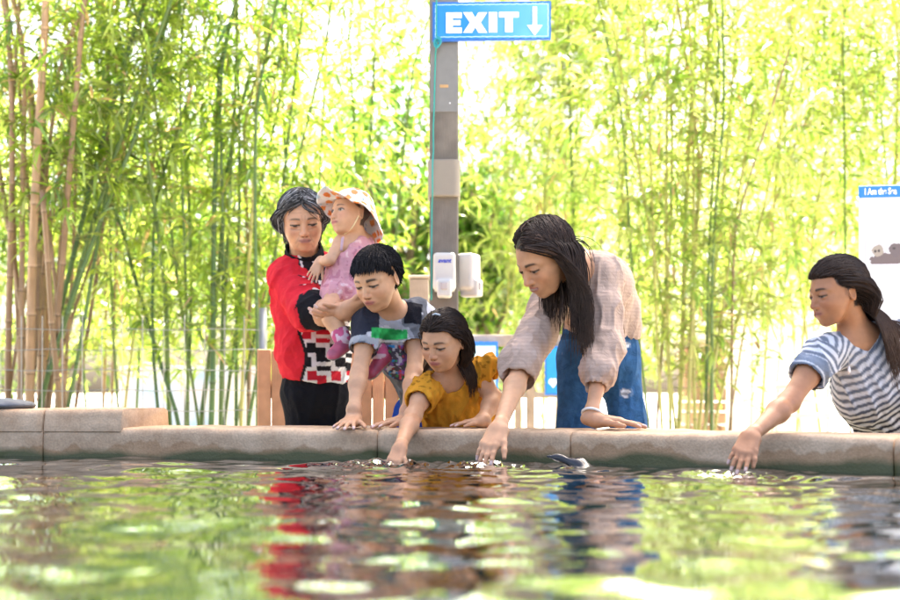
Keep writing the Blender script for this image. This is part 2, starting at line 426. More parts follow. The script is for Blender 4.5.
# the rest of the basin, outside the frame
k0 = int(np.argmin(np.hypot(WP[:, 0] - 1.9, WP[:, 1] - wall_front(1.9)))); k1 = len(WP)
rest = np.concatenate([[[1.9, wall_front(1.9)]], WP[k0 + 1:]])
wall_block(rest, WALLZ, .3, name='basin_wall', seed=7)
ql = WP[(WP[:, 0] < -2.6)]; ql = ql[ql[:, 1] > 1.0]
wall_block(np.concatenate([ql[np.argsort(ql[:, 1])][:0], WP[:int(np.argmin(np.abs(WP[:, 0] + 2.62) + (WP[:, 1] < 2) * 9))], [[-2.6 - g_, wall_front(-2.6)]]]), WALLZ, .3, name='basin_wall', seed=8)
# raised left length with a rough slanting end
def raised(path_x0, x_front, x_back, top, seed):
    n, Vs, Fs = 60, [], []
    xs = np.linspace(path_x0, x_front, n)
    prof = [(.0, WALLZ - .012)] + [(.001 + .002 * i, z) for i, z in enumerate(np.linspace(WALLZ + .004, top - .012, 5))] + [(.018, top - .002)] + [(w, top) for w in np.linspace(.035, .27, 8)] + [(.292, top - .01), (.3, WALLZ - .012)]
    m = len(prof); V = np.zeros((n, m, 3))
    for j, (w, z) in enumerate(prof):
        f = w / .3; xx = xs + (x_back - x_front) * f * ((xs - path_x0) / (x_front - path_x0)) ** 2
        V[:, j, 0] = xx; V[:, j, 1] = [wall_front(x) for x in xs]; V[:, j, 1] += w - .002; V[:, j, 2] = z
    V = V.reshape(-1, 3); V[:, 1] += fbm(V * 7, 3, seed) * .008 + fbm(V * 45, 2, 5) * .003; V[:, 2] += fbm(V * 12, 2, seed + 3) * .006 * (V[:, 2] > WALLZ + .02)
    F = [[i * m + j, (i + 1) * m + j, (i + 1) * m + j + 1, i * m + j + 1] for i in range(n - 1) for j in range(m - 1)]
    F += [list(range(m)), list(range((n - 1) * m, n * m))[::-1]]
    return mk('raised_coping', V, F, M_conc, pool_wall)
raised(-2.6, -1.255, -1.20, .722, 2)
raised(-1.247, J(122, 420, 3.83)[0], J(168, 420, 4.1)[0], .724, 4)
mb = MB(); c = J(8, 404, 3.95)
sl = Field(c - A(.2, .14, .04), c + A(.12, .14, .05), .004); sl.ell(c + A(-.04, 0, -.004), (.125, .10, .022), k=.0); sl.cap(c + A(-.09, -.03, -.006), c + A(.05, -.02, -.008), .016, .012, k=.02)
V_, F_ = sl.mesh(); V_ += vnormals(V_, F_) * (fbm(V_ * 30, 3)[:, None] * .004); V_[:, 2] = np.maximum(V_[:, 2], .7225)
tag(mk('stone_slab', V_, F_, M_stone, col=(.12, .125, .13), loc=c), 'dark grey flat stone lying on the raised end of the wall', 'stone')

# ================================================================== water
def water():
    xs = np.concatenate([np.arange(-4.6, -2.0, .06), np.arange(-2.0, 1.9, .0125), np.arange(1.9, 2.5, .04)])
    ys = np.concatenate([np.arange(-3.2, .6, .06), np.arange(.6, 4.0, .011)])
    X, Y = np.meshgrid(xs, ys, indexing='ij'); Z = np.zeros_like(X); r = np.random.default_rng(5)
    # domain warp so that no wave train runs straight
    wx = fbm(np.stack([X * 2.1, Y * 2.1, X * 0], -1), 2, 11) * .10; wy = fbm(np.stack([X * 2.1, Y * 2.1, X * 0 + 5], -1), 2, 12) * .10
    for lam, slope, n in ((.75, .012, 4), (.42, .028, 6), (.24, .040, 8), (.14, .038, 10), (.085, .034, 10), (.055, .026, 10)):
        for _ in range(n):
            l = lam * r.uniform(.75, 1.3); a = r.normal(math.pi / 2, .85); k = 2 * math.pi / l
            Z += slope * l / (2 * math.pi) * .9 * np.sin(k * (math.cos(a) * (X + wx) + math.sin(a) * (Y + wy)) + r.uniform(0, 6.28)) / math.sqrt(n) * 1.6
    for (px, py, Yd, amp) in ((390, 462, 3.46, .009), (484, 461, 3.38, .012), (730, 472, 3.04, .009), (562, 458, 3.36, .004)):
        c = J(px, py, Yd); d = np.hypot(X - c[0], Y - c[1]); Z += amp * np.cos(d * 2 * math.pi / .055) * np.exp(-d / .10)
        Z += amp * .8 * fbm(np.stack([X * 45, Y * 45, X * 0], -1), 2, 31) * np.exp(-(d / .12) ** 2) * 2
    V = np.stack([X, Y, WATERZ + Z], -1)
    nx, ny = X.shape; i = np.arange(nx * ny).reshape(nx, ny)
    F = np.stack([i[:-1, :-1], i[1:, :-1], i[1:, 1:], i[:-1, 1:]], -1).reshape(-1, 4)
    # trim to the basin (a hand's breadth into the wall)
    cx = V.reshape(-1, 3)[F].mean(1)[:, :2]
    poly = WP + 0; inside = np.zeros(len(cx), bool); j = len(poly) - 1
    for a in range(len(poly)):
        xi, yi = poly[a]; xj, yj = poly[j]
        inside ^= ((yi > cx[:, 1]) != (yj > cx[:, 1])) & (cx[:, 0] < (xj - xi) * (cx[:, 1] - yi) / (yj - yi + 1e-12) + xi); j = a
    near = inside.copy(); cyl = np.array([wall_front(x) for x in xs]); near |= (cx[:, 1] < np.interp(cx[:, 0], xs, cyl) + .05) & (cx[:, 1] > 2.5) & (np.abs(cx[:, 0]) < 2.2) & (cx[:, 0] < 1.7)
    F = F[near]; used = np.zeros(len(V.reshape(-1, 3)), int); used[F.ravel()] = 1; mp = np.cumsum(used) - 1
    return tag(mk('water', V.reshape(-1, 3)[used > 0], mp[F], water_mat()), kind='structure')
water()
bed = np.array([[-4.5, -3.1, .02], [2.3, -3.1, .02], [2.3, 4, .02], [-4.5, 4, .02]])
tag(mk('pool_floor', bed, [[0, 1, 2, 3]], M_conc, smooth=False), kind='structure')

# stingray whose wing tip breaks the surface under the wall
c = J(566, 461.5, 3.36)
f = Field(c - A(.2, .3, .13), c + A(.24, .2, .07), .004)
f.ell(c + A(.01, -.1, -.06), (.16, .13, .022), k=.0)
f.chain([c + A(.07, -.04, -.055), c + A(.035, .0, -.01), c + A(-.02, .02, .012), c + A(-.052, .02, .016)], [.03, .018, .010, .005], k=.02)
f.chain([c + A(.09, -.02, -.05), c + A(.05, .01, -.004), c + A(.02, .02, .004)], [.02, .010, .005], k=.015)
V_, F_ = f.mesh()
M_ray = attr_mat('wet_ray_skin', 0.18, .3, 60, .15, 120)
V_ = c + (V_ - c) * A(.9, .9, .8)
tag(mk('stingray', V_, F_, M_ray, col=(.018, .016, .018), loc=c), 'dark stingray lifting a wing tip out of the water below the wall', 'stingray')

# ================================================================== shelter post, sign, cord, dispensers
PY = 4.9
post = thing('shelter_post', 'grey square timber post carrying the exit sign and dispensers', 'post', (J(444, 430, PY)[0], PY + .06, 0))
x0, x1 = J(429.5, 0, PY)[0], J(458.5, 0, PY)[0]
zs = lambda py, Y=PY: J(0, py, Y)[2]
grey = (.15, .132, .11)
m_ = MB(); m_.box((x0, PY, 0), (x1, PY + .115, 5.998), grey, .006); m_.build('shaft', M_wood, post)
m_ = MB(); m_.box((x0 + .004, PY - .003, zs(112)), (x1 - .004, PY - .0005, zs(-10)), (.185, .175, .155), .001); m_.build('cover_plate', M_metal, post)
for px in (434, 450):
    m_ = MB(); q = J(px, 103, PY - .004); m_.tube([q + A(0, .001, 0), q - A(0, .003, 0)], .003, 8, (.6, .6, .58)); m_.build('screw', M_metal, post)
m_ = MB(); q = J(444, 86, PY - .004); m_.box(q - A(.017, .001, .006), q + A(.017, .001, .006), (.42, .27, .13), .001); m_.build('rust_patch', M_wood, post)
# rounded sleeve round the post
f = Field(J(426, 200, PY - .03), J(463, 158, PY + .16), .004)
cx = (x0 + x1) / 2; ya, yb = PY - .012, PY + .06
zt, zb = zs(160), zs(197)
f.put(lambda X, Y, Z: np.maximum(np.maximum(np.hypot(np.maximum(np.abs(X - cx) - .035, 0), np.maximum(np.abs(Y - PY - .055) - .05, 0)) - .0285, Z - zt), zb - Z), A(cx - .08, PY - .03, zb), A(cx + .08, PY + .17, zt), 0)
V_, F_ = f.mesh(); sleeve = mk('sleeve', V_, F_, M_paint, post, col=(.22, .19, .145))
# EXIT sign
def wavy(x0, x1, z0, z1, amp, n=140):
    """closed outline with a small irregular wave"""
    per = [(x0, z1), (x1, z1), (x1, z0), (x0, z0)]; out = []; ph = 0
    for k in range(4):
        a, b = np.array(per[k]), np.array(per[(k + 1) % 4]); L = np.linalg.norm(b - a); m = max(int(L / .004), 4); t = unit(b - a); nn = A(-t[1], t[0])
        for i in range(m):
            s = i / m; w = amp * (math.sin(s * L / .0125 * 2 * math.pi + k) * .6 + math.sin(s * L / .031 * 2 * math.pi + 2 * k) * .6) * min(1, 6 * s, 6 * (1 - s)); out.append(a + (b - a) * s + nn * w)
    return out
SY = PY - .030
sx0, sx1, sz0, sz1 = J(432.5, 0, SY)[0], J(551, 0, SY)[0], zs(41, SY), zs(2, SY)
sign = thing('exit_sign', 'blue rectangular EXIT sign with white letters and down arrow on the post', 'sign', ((sx0 + sx1) / 2, SY, sz0))
m_ = MB(); m_.prism([(sx0, sz0), (sx1, sz0 + .008), (sx1, sz1 + .004), (sx0, sz1)], SY, SY + .018, (.02, .13, .50)); m_.build('back_board', M_paint, sign)
def sheet(outline, y, colfn, name, par, th=.002):
    pts = [tuple(p) for p in outline]; n = len(pts); cpt = np.mean(pts, 0)
    V = np.array([[p[0], y, p[1]] for p in pts] + [[p[0], y + th, p[1]] for p in pts] + [[cpt[0], y, cpt[1]]])
    F = [[i, i + n, (i + 1) % n + n, (i + 1) % n] for i in range(n)] + [[2 * n, (i + 1) % n, i] for i in range(n)]
    return mk(name, V, F, M_paint, par, col=np.array([colfn(v) for v in V]), smooth=False)
# inner face as a grid so that the printed blue-to-pale wash is carried by the surface
def face_grid(x0, x1, z0, z1, y, colfn, name, par, nx=60, nz=16, slope=0, amp=0.0):
    xs = np.linspace(x0, x1, nx); zs_ = np.linspace(z0, z1, nz); X, Z = np.meshgrid(xs, zs_, indexing='ij')
    t = (X - x0) / (x1 - x0); Z = Z + slope * t
    if amp:
        e = np.zeros_like(Z); w = amp * (np.sin(X / .0135 * 6.28) * .6 + np.sin(X / .034 * 6.28 + 1) * .7); e[:, 0] = w[:, 0]; e[:, -1] = -w[:, -1]; Z = Z + e
    V = np.stack([X, np.full_like(X, y), Z], -1).reshape(-1, 3); i = np.arange(nx * nz).reshape(nx, nz)
    F = np.stack([i[:-1, :-1], i[1:, :-1], i[1:, 1:], i[:-1, 1:]], -1).reshape(-1, 4)
    return mk(name, V, F, M_paint, par, col=colfn(V), smooth=False)
def washed(V):
    t = np.clip((V[:, 0] - sx0) / (sx1 - sx0), 0, 1); t = np.clip((t - .25) / .75 + .25 * fbm(V * 14, 2), 0, 1)[:, None]
    return A(.004, .20, .55) * (1 - t) + A(.13, .42, .56) * t
face_grid(sx0 + .006, sx1 - .006, sz0 + .008, sz1 - .007, SY - .003, washed, 'sign_face', sign, 150, 14, .004, .0016)
m_ = MB()
for k, pts in enumerate((wavy(sx0 + .012, sx1 - .012, sz0 + .0145, sz1 - .012, .0014),)):
    q = [(p[0], p[1] + .004 * (p[0] - sx0) / (sx1 - sx0)) for p in pts]; n = len(q)
    for i in range(n):
        a = np.array(q[i]); b = np.array(q[(i + 1) % n]); d = unit(b - a); nn = A(-d[1], d[0]) * .0011
        V_ = [[*(a - nn), 0], [*(b - nn), 0], [*(b + nn), 0], [*(a + nn), 0]]; V_ = [[v[0], SY - .0045, v[1]] for v in V_]; m_.add(V_, [[0, 1, 2, 3]], (.62, .84, .93))
m_.build('wavy_line', M_paint, sign)
def letters(par, y, px_fn):
    L_ = {'E': [(0, 0), (1, 0), (1, .26), (.42, .26), (.42, .38), (.92, .38), (.92, .62), (.42, .62), (.42, .74), (1, .74), (1, 1), (0, 1)],
          'X': [(0, 0), (.36, 0), (.5, .27), (.64, 0), (1, 0), (.72, .5), (1, 1), (.64, 1), (.5, .73), (.36, 1), (0, 1), (.28, .5)],
          'I': [(0, 0), (1, 0), (1, 1), (0, 1)], 'T': [(.31, 0), (.69, 0), (.69, .74), (1, .74), (1, 1), (0, 1), (0, .74), (.31, .74)],
          '>': [(.36, 1), (.64, 1), (.64, .36), (1, .36), (.5, 0), (0, .36), (.36, .36)]}
    for ch, a, b, t, bt in (('E', 446.2, 461.7, 12.6, 33), ('X', 463.3, 487.2, 12.4, 32.6), ('I', 488.8, 497.2, 12.2, 32.3), ('T', 499, 518.8, 12, 32), ('>', 527, 542.5, 6.5, 35.5)):
        xa, xb, za, zb_ = J(a, 0, y)[0], J(b, 0, y)[0], J(0, bt, y)[2], J(0, t, y)[2]
        m_ = MB(); m_.prism([(xa + (xb - xa) * u, za + (zb_ - za) * v) for u, v in L_[ch]], y - .003, y + .001, (.83, .85, .85)); m_.build('arrow' if ch == '>' else 'letter', M_paint, par)
letters(sign, SY - .005, None)
# teal cord hanging down the post
cy = PY - .012
pts = [J(436.5, y, PY - .04) for y in (-30, -5, 15, 33)] + [J(437.2, 40, PY - .045), J(435.6, 52, cy), J(434.8, 80, cy), J(434.2, 105, cy), J(433.2, 130, cy), J(433.4, 150, cy), J(432.6, 163, PY - .05)] + [J(432.5, y, PY - .05) for y in (180, 196)] + [J(432, 205, cy), J(431.6, 240, cy), J(431.8, 280, cy), J(431.5, 300, cy)]
m_ = MB(); m_.tube(pts, .0032, 6, (.02, .28, .24))
kn = J(437.5, 43, PY - .05)
for k in range(3):
    m_.tube([kn + .011 * A(math.cos(a), -.3 * math.sin(a + k), 1.5 * math.sin(a)) + A(.003 * k - .003, 0, .004 * k) for a in np.linspace(0, 6.28, 14)], .0032, 6, (.02, .25, .3))
tag(m_.build('cord', M_cord, None, True), 'thin teal cord knotted at the sign and hanging down the post', 'cord')
# soap dispensers
def dispenser(name, label, org, R, front_mark, body, w=.091, h=.168, dp=.080):
    """front faces local -y; org = middle of the back at its foot"""
    t = thing(name, label, 'dispenser', org)
    R = np.asarray(R, float); T = lambda V: np.asarray(V) @ R.T + org
    f = Field(A(-.07, -.12, -.03), A(.07, .02, .21), .003)
    rb = lambda X, Y, Z, c, b, r: np.sqrt(np.maximum(np.abs(X - c[0]) - b[0] + r, 0) ** 2 + np.maximum(np.abs(Y - c[1]) - b[1] + r, 0) ** 2 + np.maximum(np.abs(Z - c[2]) - b[2] + r, 0) ** 2) - r
    f.put(lambda X, Y, Z: rb(X, Y, Z, (0, -dp * .42, h / 2 + .012), (w / 2 - .003 * np.clip(Z / h, 0, 1), dp * .42, h / 2 - .012), .014), A(-.06, -.1, 0), A(.06, .02, .2), 0)
    f.put(lambda X, Y, Z: rb(X, Y, Z, (0, -dp * .55, .028), (w * .31, dp * .5, .034), .010), A(-.05, -.12, -.02), A(.05, .02, .08), .012)
    V_, F_ = f.mesh(); sh = mk('shell', T(V_), F_, M_plastic, t, col=body)
    f2 = Field(A(-.03, -.13, .0), A(.03, -.05, .07), .0025); f2.put(lambda X, Y, Z: rb(X, Y, Z, (0, -dp * 1.045, .036), (w * .15, .006, .015), .004), A(-.03, -.12, .0), A(.03, -.05, .07), 0)
    V_, F_ = f2.mesh(); mk('push_button', T(V_), F_, M_plastic, t, col=(.43, .38, .34))
    m_ = MB(); m_.box((-w * .44, 0, .02), (w * .44, .012, h), (.5, .48, .44), .003); m_.v = [T(v) for v in m_.v]; m_.build('wall_plate', M_plastic, t)
    if front_mark:
        cu = bpy.data.curves.new('mark_text', 'FONT'); cu.body = front_mark; cu.size = .0235; cu.shear = .25; cu.align_x = 'CENTER'; cu.offset = .0007; cu.extrude = .0004
        to = bpy.data.objects.new('mark_text', cu); COLL.objects.link(to); dg = bpy.context.evaluated_depsgraph_get(); me = bpy.data.meshes.new_from_object(to.evaluated_get(dg)); bpy.data.objects.remove(to)
        co = np.array([v.co for v in me.vertices]); Vw = T(np.stack([co[:, 0], -dp * .845 - co[:, 2] - .0012, co[:, 1] + .128], 1)); fs = [list(p.vertices) for p in me.polygons]
        mk('mark', Vw, fs, M_paint, t, col=(.03, .05, .42), smooth=False)
    return t
dispenser('soap_dispenser', 'cream push soap dispenser with a blue mark facing the pool', J(444.5, 297, PY - .006), np.eye(3), 'avant', (.52, .50, .44))
a = math.radians(62)
dispenser('soap_dispenser', 'cream dispenser turned sideways on the right side of the post', J(458.5, 296, PY + .055) + A(.012, .0, 0), [[math.cos(a), -math.sin(a), 0], [math.sin(a), math.cos(a), 0], [0, 0, 1]], None, (.46, .42, .37), h=.165)
# short post with a flat cap left of the shelter post
bx0, bx1, byy = J(408, 0, 5.3)[0], J(430, 0, 5.3)[0], 5.3
sp = thing('fence_post', 'short brown timber post behind the boy with a flat top', 'post', ((bx0 + bx1) / 2, 5.35, 0))
m_ = MB(); m_.box((bx0 + .006, byy + .006, 0), (bx1 - .006, byy + .10, J(0, 278.5, 5.3)[2]), (.33, .27, .20), .004); m_.build('shaft', M_wood, sp)
m_ = MB(); m_.box((bx0, byy, J(0, 278, 5.3)[2]), (bx1, byy + .106, J(0, 275, 5.3)[2]), (.42, .36, .28), .003); m_.build('cap', M_wood, sp)

# ================================================================== slatted wooden fence behind the grandmother
fe = thing('slat_fence', 'tan vertical board fence behind the woman in red', 'fence', (J(335, 0, 4.75)[0], 4.75, 0))
xx = 257.0; k = 0
while xx < 425:
    w = 13.5 + 2 * math.sin(k * 2.1); a = J(xx, 0, 4.75)[0]; b = J(xx + w, 0, 4.75)[0]
    m_ = MB(); m_.box((a, 4.75 + .002 * (k % 2), .05), (b, 4.772 + .002 * (k % 2), J(0, 349 + 1.2 * math.sin(k * 1.7), 4.75)[2]), np.array((.48, .25, .125)) * (1 + .12 * math.sin(k * 3.3)), .004); m_.build('board', M_wood, fe)
    xx += w + .7; k += 1
for z in (.25, .75):
    m_ = MB(); m_.box((J(256, 0, 4.75)[0], 4.777, z), (J(425, 0, 4.75)[0], 4.81, z + .07), (.36, .22, .13), .003); m_.build('batten', M_wood, fe)

# ================================================================== handrail with hanging blue signs
RY = 5.9
hr = thing('handrail', 'pale timber handrail with slim posts behind the children', 'railing', (J(500, 0, RY)[0], RY, 0))
xa, xb = J(455, 0, RY)[0], J(600, 0, RY)[0]
m_ = MB(); m_.box((xa - .1, RY, J(0, 346, RY)[2]), (xb, RY + .09, J(0, 334.5, RY)[2]), (.42, .33, .255), .005); m_.build('top_rail', M_wood, hr)
for px in (474, 515, 527, 590):
    w = 8 if px in (527, 590) else 6
    m_ = MB(); m_.box((J(px, 0, RY)[0], RY + .012, 0), (J(px + w, 0, RY)[0], RY + .06, J(0, 346, RY)[2] - .001), (.40, .30, .20), .004); m_.build('rail_post', M_wood, hr)
m_ = MB(); m_.box((xa - .1, RY + .02, J(0, 398, RY)[2]), (xb, RY + .05, J(0, 392, RY)[2]), (.40, .33, .24), .003)
m_.build('lower_rail', M_wood, hr)
def blue_sign(label, px0, px1, py0, py1, white, group):
    Yq = RY - .04; t = thing('hanging_sign', label, 'sign', J((px0 + px1) / 2, py1, Yq), group)
    X0, X1, Z0, Z1 = J(px0, 0, Yq)[0], J(px1, 0, Yq)[0], J(0, py1, Yq)[2], J(0, py0, Yq)[2]
    m_ = MB(); out = wavy(X0, X1, Z0, Z1, .002); m_.prism([tuple(p) for p in out][::-1], Yq, Yq + .015, (.03, .20, .62)); m_.build('board', M_paint, t)
    m_ = MB(); i = .010
    if white: m_.prism([(X0 + i, Z0 + i), (X1 - i, Z0 + i), (X1 - i, Z1 - i * 2), (X0 + i, Z1 - i * 2)], Yq - .003, Yq + .001, (.50, .78, .86))
    else:
        m_.prism([(X0 + .008, Z0 + i), (X1 - .006, Z0 + i), (X1 - .006, Z1 - i), (X0 + .008, Z1 - i)], Yq - .003, Yq + .001, (.02, .30, .74))
        cpx, cpz = X0 + .038, Z0 + .06; m_.prism([(cpx + .018 * math.cos(a) * (1 + .3 * math.cos(2 * a)), cpz + .022 * math.sin(a) * (1 + .25 * math.sin(3 * a))) for a in np.linspace(0, 6.1, 20)], Yq - .006, Yq - .0035, (.8, .86, .9))
    m_.build('printed_panel', M_paint, t)
    for px in (px0 + 3, px1 - 3):
        m_ = MB(); m_.tube([J(px, py0 + 1, Yq + .008), A(J(px, 0, Yq)[0], Yq + .02, J(0, 345.8, RY)[2])], .002, 6, (.3, .3, .3)); m_.build('hanger', M_metal, t)
blue_sign('pale blue panel with dark blue wavy rim behind the girl in mustard', 466, 498, 341.5, 396, True, 'signs under the handrail')
blue_sign('deep blue sign with a white spot hanging beside the jeans', 545, 572, 346, 395, False, 'signs under the handrail')

# ================================================================== information board on the right
BY = 5.0; bx0, bx1 = J(859, 0, BY)[0], J(859, 0, BY)[0] + .42; bz0, bz1 = J(0, 325, BY)[2], J(0, 186.5, BY)[2]
ib = thing('information_board', 'white information board with a blue heading and an animal picture', 'sign', ((bx0 + bx1) / 2, BY, 0))
yaw = math.radians(-9); tilt = math.radians(.5)
Rb = np.array([[math.cos(yaw), -math.sin(yaw), 0], [math.sin(yaw), math.cos(yaw), 0], [0, 0, 1]]); ob = A(bx0, BY, bz0)
T = lambda V: (np.asarray(V) - ob) @ Rb.T + ob
def bb(lo, hi, col, name, mat=M_paint, bev=.002, par=ib):
    m_ = MB(); m_.box(lo, hi, col, bev); m_.v = [T(v) for v in m_.v]; return m_.build(name, mat, par)
bb((bx0, BY, bz0), (bx1, BY + .012, bz1), (.55, .55, .57), 'panel')
hz = J(0, 198, BY)[2]
hd = bb((bx0 - .002, BY - .004, hz), (bx1 + .002, BY - .0005, bz1 + .002), (.01, .16, .58), 'heading_band')
cu = bpy.data.curves.new('heading_text', 'FONT'); cu.body = 'I Am the Sea'; cu.size = .035; cu.offset = .0011; cu.extrude = .0004
to = bpy.data.objects.new('heading_text', cu); COLL.objects.link(to); dg = bpy.context.evaluated_depsgraph_get(); me = bpy.data.meshes.new_from_object(to.evaluated_get(dg)); bpy.data.objects.remove(to)
co = np.array([v.co for v in me.vertices]); co[:, 0] *= .124 / co[:, 0].max()
mk('heading_lettering', T(np.stack([bx0 + .020 + co[:, 0], BY - .0052 - co[:, 2], hz + .0125 + co[:, 1]], 1)), [list(p.vertices) for p in me.polygons], M_paint, ib, col=(.85, .86, .87), smooth=False)
def pic(V):
    # two furry animals lying on pale water
    u = (V[:, 0] - V[:, 0].min()) / .40; v = (V[:, 2] - V[:, 2].min()) / .135
    c = np.tile(A(.5, .5, .53), (len(V), 1)); c *= (1 + .12 * fbm(np.stack([u * 9, v * 22, u * 0], 1), 3)[:, None])
    e = lambda cx, cy, rx, ry, n=0: ((u - cx) / rx) ** 2 + ((v - cy) / ry) ** 2 + fbm(np.stack([u * 40, v * 14, u * 0], 1), 2, 5) * .5 < 1
    body = e(.20, .30, .16, .19) | e(.34, .34, .18, .17) | e(.5, .3, .14, .17); c[body] = A(.12, .09, .09)
    h1 = e(.115, .56, .055, .18); c[h1] = A(.28, .24, .20); h2 = e(.29, .58, .07, .2); c[h2] = A(.11, .085, .09)
    c[e(.09, .55, .012, .04) | e(.125, .56, .012, .04) | e(.27, .62, .014, .04)] = A(.04, .03, .03)
    c[v < .16] = A(.62, .60, .68) * (1 + .3 * fbm(np.stack([u * 25, v * 60, u * 0], 1), 2, 8)[v < .16][:, None])
    return c
pg = face_grid(bx0 + .026, bx0 + .40, J(0, 270, BY)[2], J(0, 236, BY)[2], BY - .002, pic, 'picture', ib, 150, 60)
pg.data.vertices.foreach_set('co', (T(np.array([v.co for v in pg.data.vertices]) + root_loc(ib)) - root_loc(ib)).astype(np.float32).ravel())
for z in (204, 230): bb((bx0 + .02, BY - .002, J(0, z + 1.2, BY)[2]), (bx0 + .4, BY - .0004, J(0, z, BY)[2]), (.70, .68, .60) if z == 204 else (.66, .68, .70), 'rule_line', bev=0)
for dx in (.06, .36): bb((bx0 + dx, BY + .014, 0), (bx0 + dx + .05, BY + .064, bz1 - .05), (.35, .27, .19), 'board_post', M_wood, .004)

# ================================================================== wire fences
def wire_fence(name, label, px0, px1, Yf, ztop, sp, col, r=.0022, posts=()):
    t = thing(name, label, 'fence', A((J(px0, 0, Yf)[0] + J(px1, 0, Yf)[0]) / 2, Yf, 0))
    X0, X1 = J(px0, 0, Yf)[0], J(px1, 0, Yf)[0]; m_ = MB(); x = X0
    while x <= X1: m_.tube([A(x, Yf, 0), A(x + .004 * math.sin(x * 9), Yf, ztop)], r, 4, col, False); x += sp
    z = .1
    while z <= ztop + .001: m_.tube([A(X0 + (X1 - X0) * i / 12, Yf + r, z + .004 * math.sin(i * 1.7 + z * 20)) for i in range(13)], r, 4, col, False); z += sp
    m_.build('wire_mesh', M_metal, t)
    for px in posts:
        m_ = MB(); m_.tube([A(J(px, 0, Yf)[0], Yf + .03, 0), A(J(px, 0, Yf)[0], Yf + .03, ztop + .04)], .02, 10, col); m_.build('fence_post', M_metal, t, True)
    return t
wire_fence('wire_fence', 'thin grey welded wire fence in front of the bamboo behind the raised wall', -60, 262, 6.0, J(0, 316, 6.0)[2], .0975, (.30, .30, .28), posts=(-50, 262))
wf = thing('metal_railing', 'white two-bar metal railing behind the arm of the girl in stripes', 'railing', A(J(820, 0, 8.2)[0], 8.2, 0))
for py in (387, 401, 416):
    m_ = MB(); m_.tube([J(775, py, 8.2), J(960, py - 2, 8.2)], .016, 8, (.78, .78, .76)); m_.build('rail', M_paint, wf, True)
for px in (779, 830, 905):
    m_ = MB(); m_.tube([A(J(px, 0, 8.2)[0], 8.235, 0), A(J(px, 0, 8.2)[0], 8.235, J(0, 383, 8.2)[2])], .018, 8, (.76, .76, .74)); m_.build('upright', M_paint, wf, True)
# stacked stone pillar and white stand-in wall for an overexposed bright area far behind
pl = thing('stone_pillar', 'squat orange-brown stone pillar among the yellow bamboo', 'pillar', A(J(706, 0, 10.)[0], 10., 0))
r_ = random.Random(3); z = 0; Xc = J(706, 0, 10.)[0]; m_ = MB()
while z < J(0, 358, 10.)[2]:
    h = r_.uniform(.07, .13); x = Xc - .17
    while x < Xc + .17:
        w = r_.uniform(.10, .2); w = min(w, Xc + .172 - x)
        if w > .02: m_.box((x, 10 - r_.uniform(0, .02), z), (x + w - .008, 10.3, z + h - .008), np.array((.46, .27, .17)) * r_.uniform(.75, 1.25), .012)
        x += w
    z += h
m_.build('stonework', M_stone, pl)
m_ = MB(); m_.box((Xc - .2, 9.95, z), (Xc + .2, 10.32, z + .06), (.5, .4, .3), .01); m_.build('capstone', M_stone, pl)
gw = thing('bright_area_wall', 'white wall standing in for an overexposed bright area beyond the bamboo', 'wall', A(J(775, 0, 13)[0], 13, 0))  # invented wall; its white replaces overexposed background
m_ = MB(); m_.box((J(728, 0, 13)[0], 13, 0), (J(830, 0, 13)[0], 13.2, J(0, 318, 13)[2]), (.8, .79, .76), .01); m_.build('bright_face', M_paint, gw)
m_ = MB(); m_.box((J(726, 0, 13)[0], 12.96, J(0, 317.8, 13)[2]), (J(832, 0, 13)[0], 13.24, J(0, 312, 13)[2]), (.75, .74, .7), .01); m_.build('wall_cap', M_paint, gw)
bp_ = thing('painted_panel', 'pale blue and lilac painted panel half hidden by the bamboo culms', 'panel', A(J(190, 0, 9.5)[0], 9.5, 0))
def lilac(V):
    n = fbm(V * A(3.2, 1, 2.6) + 3, 3, 4)[:, None]; t = np.clip(n * 2.2 + .45, 0, 1); t2 = np.clip(fbm(V * 4 + 9, 2, 6)[:, None] * 3, 0, 1)
    return (A(.28, .40, .66) * (1 - t) + A(.60, .50, .62) * t) * (1 - t2) + A(.72, .72, .74) * t2
face_grid(J(120, 0, 9.5)[0], J(262, 0, 9.5)[0], .3, J(0, 368, 9.5)[2], 9.5, lilac, 'painted_face', bp_, 80, 40)
m_ = MB(); m_.box((J(119, 0, 9.5)[0], 9.504, .25), (J(263, 0, 9.5)[0], 9.53, J(0, 366, 9.5)[2]), (.6, .6, .6), .004); m_.build('panel_back', M_wood, bp_)
for px in (130, 252):
    m_ = MB(); m_.box((J(px, 0, 9.5)[0], 9.534, 0), (J(px, 0, 9.5)[0] + .06, 9.59, J(0, 366, 9.5)[2]), (.4, .3, .2), .004); m_.build('panel_post', M_wood, bp_)

# ================================================================== unseen shelter roof, raised and set back so its shadow covers the people
rf = thing('shade_roof', 'unseen boarded timber roof placed high behind the people to shade them', 'roof', (0, 7.5, 6.0))
m_ = MB(); m_.box((-7, 6.0, 6.15), (7, 7.8, 6.23), (.42, .33, .24), .01); m_.build('roof_deck', M_wood, rf)
for x in (-5.2, -2.6, J(444, 0, PY)[0], 2.6, 5.2):
    m_ = MB(); m_.box((x - .06, 4.8, 6.0), (x + .06, 7.7, 6.149), (.36, .29, .22), .008); m_.build('rafter', M_wood, rf)

